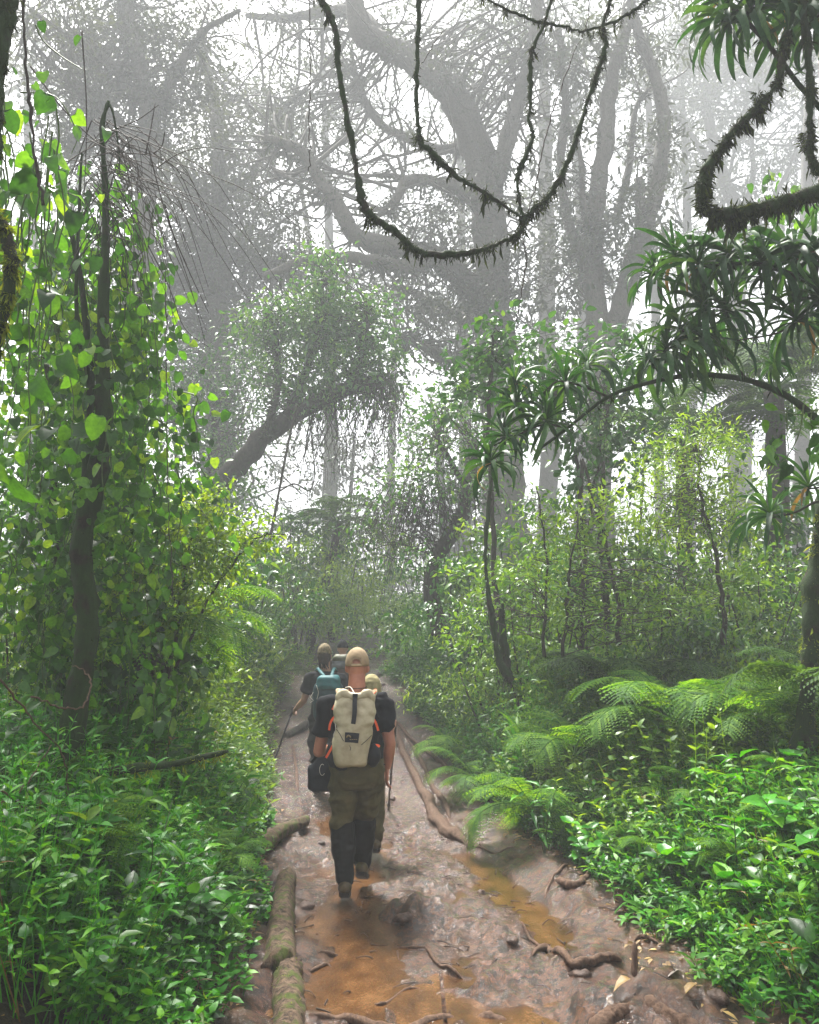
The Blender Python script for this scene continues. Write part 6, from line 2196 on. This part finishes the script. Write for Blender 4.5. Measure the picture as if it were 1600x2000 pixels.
add_tube(mb, [nk + [math.cos(t) * .072, math.sin(t) * .072, .008 * math.sin(t)] for t in q], .0025, 5, 0)
mb.obj('neck_cord', M['strap'], man)
mb = MB()
wq = Jm['wr_r'] + [0, 0, .02]
add_tube(mb, [wq + [math.cos(t) * .031, math.sin(t) * .031, 0] for t in q], .004, 5, 0)
mb.obj('wristband', M['strap'], man)

# cream roll-top backpack
pd = 5.80
root = empty('backpack', P(692, 1498, pd), 'cream roll-top backpack with black strap and dark patch worn by the front hiker', 'backpack')
O = np.asarray(root.location)


def B(px, py, dy=0.0):
    return P(px, py, pd + dy) - O


rows = []
for py, xl, xr, dp in ((1497, 668, 704, .05), (1492, 659, 713, .080), (1480, 655, 716, .092), (1462, 653, 718, .098), (1442, 653, 721, .100), (1420, 658, 725, .100), (1402, 657, 729, .098), (1385, 655, 731, .092), (1370, 659, 729, .075), (1361, 665, 724, .045), (1357, 671, 719, .03)):
    a, b_ = B(xl, py), B(xr, py)
    rows.append(((a + b_) / 2, (b_[0] - a[0]) / 2, dp))
mb = MB()
stack(mb, rows, 40, 2.7)
fuse(mb, 'pack_bag', 'pack', root, .0065, 1, .016, (7, 5, 9), 12, .0015)
mb = MB()
roll = [B(663, 1372, -.02), B(664, 1361, -.03), B(671, 1354, -.035), B(682, 1359, -.045), B(694, 1361, -.05), B(707, 1359, -.045), B(718, 1354, -.035), B(726, 1360, -.03), B(727, 1371, -.02)]
limb(mb, roll, [.016, .026, .028, .023, .021, .023, .028, .026, .016], 12, 4)
fuse(mb, 'roll_top', 'pack', root, .006, 1, .006, (22, 9, 9), 15, .001)
back = -.104
mb = MB()
ribbon(mb, [B(694, 1356, -.03), B(694, 1361, -.075), B(693, 1372, back + .012), B(693, 1385, back), B(692, 1400, back - .004), B(690, 1414, back - .004)], .031, .003)
mb.obj('closing_strap', M['strap'], root, smooth=False)
mb = MB()
ribbon(mb, [B(689, 1358, -.078), B(699, 1358, -.078)], .022, .004)
mb.obj('buckle', M['strap'], root, smooth=False)
mb = MB()
ribbon(mb, [B(674, 1440, back - .005), B(688, 1440.5, back - .007), B(701, 1442, back - .005)], .066, .003)
patch = mb.obj('patch', M['strap'], root, smooth=False)
mb = MB()
for rr_ in (.016, .011):
    add_tube(mb, [B(681, 1441, back - .012) + [math.cos(t) * rr_, 0, math.sin(t) * rr_ * 1.1] for t in np.linspace(.1, math.pi - .1, 9)], .0014, 4, 0)
for px in (684, 688, 692, 696):
    add_tube(mb, [B(px - 1, 1444, back - .012), B(px + 2, 1444.6, back - .012)], .0012, 4, 0)
tag(mb.obj('logo', M['brand'], patch), 'faint tan arched hill mark')
for seg, r_, mt in (([B(657, 1424, -.07), B(664, 1434, -.10), B(672, 1448, back - .004), B(684, 1458, back - .006), B(684, 1466, back - .006)], .0022, 'strap'),
                    ([B(726, 1436, -.07), B(716, 1446, back), B(706, 1455, back - .003)], .0022, 'strap'),
                    ([B(654, 1408, -.05), B(656, 1424, -.06), B(652, 1436, -.05), B(654, 1450, -.05)], .0035, 'cord'),
                    ([B(724, 1408, -.05), B(721, 1424, -.06), B(722, 1440, -.05)], .0035, 'brand'),
                    ([B(675, 1343, .12), B(684, 1342, .06), B(690, 1350, -.0), B(693, 1357, -.06)], .004, 'cord')):
    mb = MB()
    add_tube(mb, catmull(seg, 5), r_, 5, 0)
    mb.obj('cord', M[mt], root)
for seg in ([B(658, 1396, .02), B(650, 1404, .02), B(645, 1414, .02), B(643, 1426, .04)], [B(724, 1399, .02), B(730, 1405, .02), B(735, 1414, .02), B(739, 1427, .04)],
            [B(651, 1455, -.02), B(645, 1466, -.02), B(637, 1480, .0)], [B(654, 1378, .03), B(650, 1386, .05)]):
    mb = MB()
    ribbon(mb, seg, .016, .003, (0, -1, .1))
    mb.obj('orange_strap', M['orange'], root, smooth=False)
mb = MB()
ell(mb, B(736, 1457, .02), (.024, .012, .014))
mb.obj('orange_loop', M['orange'], root)
for s_, xs in ((-1, ((667, 1358, .0), (662, 1350, .08), (665, 1347, .16), (668, 1352, .26))), (1, ((726, 1360, .0), (731, 1352, .08), (729, 1349, .16), (724, 1354, .26)))):
    mb = MB()
    ribbon(mb, [B(*q_) for q_ in xs], .045, .008, (0, -.3, 1))
    st_ = mb.obj('shoulder_strap', M['pack'], root)
    mb = MB()
    ribbon(mb, [B(xs[0][0] + s_ * 1, 1356, -.02), B(xs[1][0] + s_ * 2, 1350, .04), B(xs[1][0] + s_ * 2, 1347, .08)], .016, .004, (0, -.3, 1))
    mb.obj('orange_strap', M['orange'], st_, smooth=False)
for px, s_ in ((648, -1), (731, 1)):
    mb = MB()
    limb(mb, [B(px, 1462, .03), B(px + s_ * 1, 1476, .03), B(px - s_ * 3, 1490, .04)], [.034, .045, .032])
    fuse(mb, 'hip_pocket', 'strap', root, .008, 2, .004)

# black bag in the left hand
root = empty('shoulder_bag', P(628, 1542, 6.32), 'soft black bag with a thin cord ring hanging from the front hiker\'s left hand', 'bag')
O = np.asarray(root.location)
mb = MB()
rows = []
for py, xl, xr, dp in ((1545, 612, 648, .05), (1538, 603, 652, .075), (1520, 601, 655, .085), (1502, 602, 656, .085), (1486, 610, 654, .075), (1470, 622, 652, .055), (1455, 634, 652, .035)):
    a, b_ = P(xl, py, 6.32) - O, P(xr, py, 6.32) - O
    rows.append(((a + b_) / 2, (b_[0] - a[0]) / 2, dp))
stack(mb, rows, 30, 2.4)
fuse(mb, 'bag_body', 'navy', root, .0075, 2, .008, (9, 9, 12), 21)
mb = MB()
ribbon(mb, [P(608, 1490, 6.25) - O, P(622, 1474, 6.2) - O, P(638, 1458, 6.2) - O, P(650, 1452, 6.27) - O], .022, .003)
mb.obj('carry_strap', M['strap'], root, smooth=False)
mb = MB()
cq = P(630, 1503, 6.22) - O
add_tube(mb, [cq + [math.cos(t) * .020, -.012, math.sin(t) * .040] for t in np.linspace(1.0, 5.6, 20)], .0016, 5, 0)
mb.obj('cord_ring', M['cord'], root)

# --- hiker with teal pack
d = 9.9
base = np.array([P(636, 1500, d)[0], d, gh(P(636, 1500, d)[0], d)])
J = dict(head=P(634, 1281, d), neck=P(636, 1306, d), sh_l=P(606, 1324, d), sh_r=P(666, 1324, d), el_l=P(594, 1368, d), el_r=P(676, 1370, d),
         wr_l=P(577, 1386, d + .15), wr_r=P(672, 1395, d + .2), hip_l=P(620, 1405, d), hip_r=P(650, 1405, d), kn_l=P(617, 1465, d + .05), kn_r=P(645, 1462, d + .15),
         an_l=P(622, 1527, d), an_r=P(640, 1515, d + .3))
H = dict(l=((-.3, .6, -.4), (0, .3, 1), 1.5), r=((0, .6, -.3), (0, .3, 1), 1.2))
p2, J2 = person('hiker in black tee with dark hair under a camouflage cap, pole in left hand', base, J,
                dict(skin='skin2', shirt='shirt', trouser='gaiter', gaiter='gaiter', boot='boot'), .97, .0125, hands=H, gaiters=False)
cap_parts(p2, J2['head'] + [0, .006, .022], 'camo', .98, False)
mb = MB()
h = J2['head']
ell(mb, h + [0, -.02, -.01], (.082, .092, .088))
for k in range(9):
    s = h + [(k - 4) * .012, -.085, -.03]
    limb(mb, [s, s + [rng.normal() * .01, -.012, -.05], s + [rng.normal() * .02 + .01, .0, -.11 - .03 * rng.random()]], [.016, .012, .004], 6)
fuse(mb, 'hair', 'hair', p2, .006, 1, .004, (60, 60, 10), 4)
root = empty('backpack', P(640, 1408, 9.68), 'teal hiking backpack with light teal straps worn by the hiker with the pole', 'backpack')
O = np.asarray(root.location)
mb = MB()
rows = []
for py, xl, xr, dp in ((1408, 618, 664, .08), (1398, 612, 668, .11), (1370, 611, 670, .12), (1345, 613, 669, .12), (1335, 617, 666, .11)):
    a, b_ = P(xl, py, 9.68) - O, P(xr, py, 9.68) - O
    rows.append(((a + b_) / 2, (b_[0] - a[0]) / 2, dp))
stack(mb, rows, 30, 2.6)
fuse(mb, 'pack_bag', 'tealdark', root, .010, 2, .009, (8, 8, 12), 31)
mb = MB()
rows = []
for py, xl, xr, dp in ((1345, 617, 667, .115), (1334, 619, 665, .12), (1324, 622, 664, .10), (1319, 628, 660, .06)):
    a, b_ = P(xl, py, 9.66) - O, P(xr, py, 9.66) - O
    rows.append(((a + b_) / 2, (b_[0] - a[0]) / 2, dp))
stack(mb, rows, 30, 2.6)
fuse(mb, 'pack_lid', 'teal', root, .010, 2, .007, (8, 8, 14), 33)
for a in ([(634, 1322, 9.62), (627, 1313, 9.7), (621, 1306, 9.85), (617, 1309, 10.0)], [(648, 1321, 9.62), (650, 1312, 9.7), (653, 1305, 9.85), (657, 1310, 10.0)]):
    mb = MB()
    ribbon(mb, [P(*q_) - O for q_ in a], .035, .008, (0, -1, .5))
    mb.obj('shoulder_strap', M['teal'], root)
for a in ([(612, 1352, 9.6), (607, 1362, 9.6), (612, 1368, 9.57), (606, 1372, 9.6)], [(618, 1338, 9.54), (622, 1352, 9.54), (619, 1366, 9.55)]):
    mb = MB()
    add_tube(mb, catmull([P(*q_) - O for q_ in a], 4), .003, 4, 0)
    mb.obj('cord', M['cord'], root)


def pole(label, top, bottom):
    top, bottom = np.asarray(top), np.asarray(bottom)
    root = empty('trekking_pole', bottom, label, 'trekking pole')
    t = top - bottom
    mb = MB()
    add_tube(mb, [t * 0, t * .45], [.010, .011], 8, 0)
    mb.obj('lower_shaft', M['pole'], root)
    mb = MB()
    add_tube(mb, [t * .44, t * .9], [.0125, .0125], 8, 0)
    mb.obj('upper_shaft', M['pole'], root)
    mb = MB()
    add_tube(mb, [t * .86, t * .9, t * .94, t * .98, t], [.013, .017, .014, .019, .016], 10, 0)
    mb.obj('grip', M['sole'], root)
    mb = MB()
    add_tube(mb, [t * .05, t * .055], [.022, .022], 10, 0)
    mb.obj('basket', M['pole'], root)
    mb = MB()
    add_tube(mb, [t * .43, t * .46], [.013, .013], 8, 0)
    mb.obj('clamp', M['pole'], root)
    return root


gt = G(547, 1533)
wl_ = J2['wr_l'] + np.asarray(p2.location)
pole('black trekking pole planted left of the trail by the hiker with the teal pack', wl_ + [-.03, .07, .03], [wl_[0] - .30, 10.0, gh(wl_[0] - .3, 10.0)])

# --- leading hiker with black cap
d = 12.0
base = np.array([P(672, 1450, d)[0], d, gh(P(672, 1450, d)[0], d)])
zb = base[2]


def hp3(px, z, dd=0):
    q_ = P(px, 1300, d + dd)
    return np.array([q_[0], d + dd, zb + z])


top3 = P(669, 1250, d)[2] - zb
f3 = top3 / 1.78
J = dict(head=hp3(669, 1.64 * f3), neck=hp3(670, 1.47 * f3), sh_l=hp3(649, 1.38 * f3), sh_r=hp3(692, 1.38 * f3), el_l=hp3(645, 1.10 * f3), el_r=hp3(697, 1.10 * f3), wr_l=hp3(650, .95 * f3, .2), wr_r=hp3(693, .95 * f3, .2),
         hip_l=hp3(661, .9 * f3), hip_r=hp3(680, .9 * f3), kn_l=hp3(660, .5 * f3), kn_r=hp3(682, .5 * f3, .15), an_l=hp3(660, .09), an_r=hp3(680, .12, .3))
H = dict(l=((0, .6, -.4), (0, .3, 1), 1.5), r=((0, .6, -.4), (0, .3, 1), 1.5))
p3, J3 = person('leading hiker farthest ahead in the mist with a black cap and olive rain jacket', base, J,
                dict(skin='skin2', shirt='brownshirt', trouser='trouser', gaiter='gaiter', boot='boot'), f3, .014, hands=H, gaiters=False, sleeve=.95)
cap_parts(p3, J3['head'] + [0, 0, .012], 'shirt', f3, False)
root = empty('backpack', P(668, 1335, 11.78), 'dark backpack with grey cover and rolled olive jacket on the leading hiker', 'backpack')
O = np.asarray(root.location)
for nm, mt, rw in (('pack_bag', 'brownshirt', ((1345, 652, 690, .09), (1325, 650, 692, .11), (1305, 650, 692, .11))), ('rain_cover', 'greypack', ((1306, 648, 691, .12), (1299, 647, 692, .13), (1290, 650, 690, .10))),
                   ('rolled_jacket', 'oliverain', ((1292, 650, 690, .10), (1285, 650, 688, .11), (1279, 656, 682, .07)))):
    mb = MB()
    rows = []
    for py, xl, xr, dp in rw:
        a, b_ = P(xl, py, 11.78) - O, P(xr, py, 11.78) - O
        rows.append(((a + b_) / 2, (b_[0] - a[0]) / 2, dp))
    stack(mb, rows, 24, 2.3)
    fuse(mb, nm, mt, root, .011, 2, .010, (7, 7, 16), 35)

# --- hiker hidden in front of the front man
d = 7.2
xb = P(722, 1600, d)[0]
base = np.array([xb, d, gh(xb, d)])
zb = base[2]
J = dict(head=P(726, 1345, d + .05), neck=P(722, 1376, d), sh_l=P(700, 1392, d), sh_r=P(741, 1392, d), el_l=P(690, 1440, d), el_r=P(757, 1442, d + .02), wr_l=P(700, 1460, d + .2), wr_r=P(766, 1425, d + .22),
         hip_l=P(708, 1490, d), hip_r=P(728, 1490, d), kn_l=P(708, 1560, d + .2), kn_r=P(733, 1565, d + .02), an_l=P(712, 1625, d + .35), an_r=P(735, 1634, d))
H = dict(l=((0, .6, 0), (0, .3, 1), 1.2), r=((.1, .5, .5), (-1, .3, .3), 1.6))
p4, J4 = person('hiker mostly hidden ahead of the front man, olive headscarf, pole in the right hand', base, J,
                dict(skin='skin2', shirt='shirt', trouser='trouser', gaiter='trouser', boot='boot'), .88, .013, hands=H, gaiters=False)
mb = MB()
h = J4['head']
ell(mb, h + [0, -.008, .018], (.085, .102, .105))
fuse(mb, 'headscarf', 'scarf', p4, .006, 1, .007, (12, 12, 14), 14)
mb = MB()
ell(mb, h + [.035, -.085, -.055], (.035, .035, .03))
limb(mb, [h + [.03, -.08, -.05], h + [.035, -.09, -.12]], [.028, .012])
fuse(mb, 'hair_bun', 'hair', p4, .006, 1, .004, (30, 30, 10), 4)
wr4 = J4['wr_r'] + np.asarray(p4.location)
gt = G(759, 1580)
pole('black trekking pole seen right of the front hiker, planted in the mud ahead', P(772, 1410, 7.5), gt)

# ---------------------------------------------------------------- mist
bpy.context.view_layer.update()
_bb = np.array([o.matrix_world @ Vector(q) for o in S.objects if o.type == 'MESH' and len(o.data.vertices) for q in (o.bound_box[0], o.bound_box[6])])
_lo, _hi = _bb.min(0), _bb.max(0)
HX, HY0, HY1, HZ0, HZTOP = max(72, abs(_lo[0]) + 1, _hi[0] + 1), _lo[1] - 1, _hi[1] + 1, _lo[2] - 1, _hi[2] + .5
V = np.array([(x, y, z) for z in (HZ0, HZTOP) for y in (HY0, HY1) for x in (-HX, HX)], float)
F = np.array([(0, 2, 3, 1), (4, 5, 7, 6), (0, 1, 5, 4), (2, 6, 7, 3), (0, 4, 6, 2), (1, 3, 7, 5)])
m, nt, out = new_mat("forest_mist")
v = nd(nt, "ShaderNodeVolumePrincipled", i_Density=HAZE_DENSITY)
v.inputs['Color'].default_value = (.93, .965, 1.0, 1)
v.inputs['Anisotropy'].default_value = .1
nt.links.new(v.outputs[0], out.inputs['Volume'])
tag(link("haze", to_mesh("haze", V, F, m, smooth=False)), kind='stuff')

for o in S.objects:
    if o.parent is not None and o.name.split('.')[0] in ('moss', 'twigs', 'small_leaves', 'trailing_twigs', 'trailing_leaves', 'twig_tangle', 'hanging_leaves'):
        o['kind'] = 'stuff'
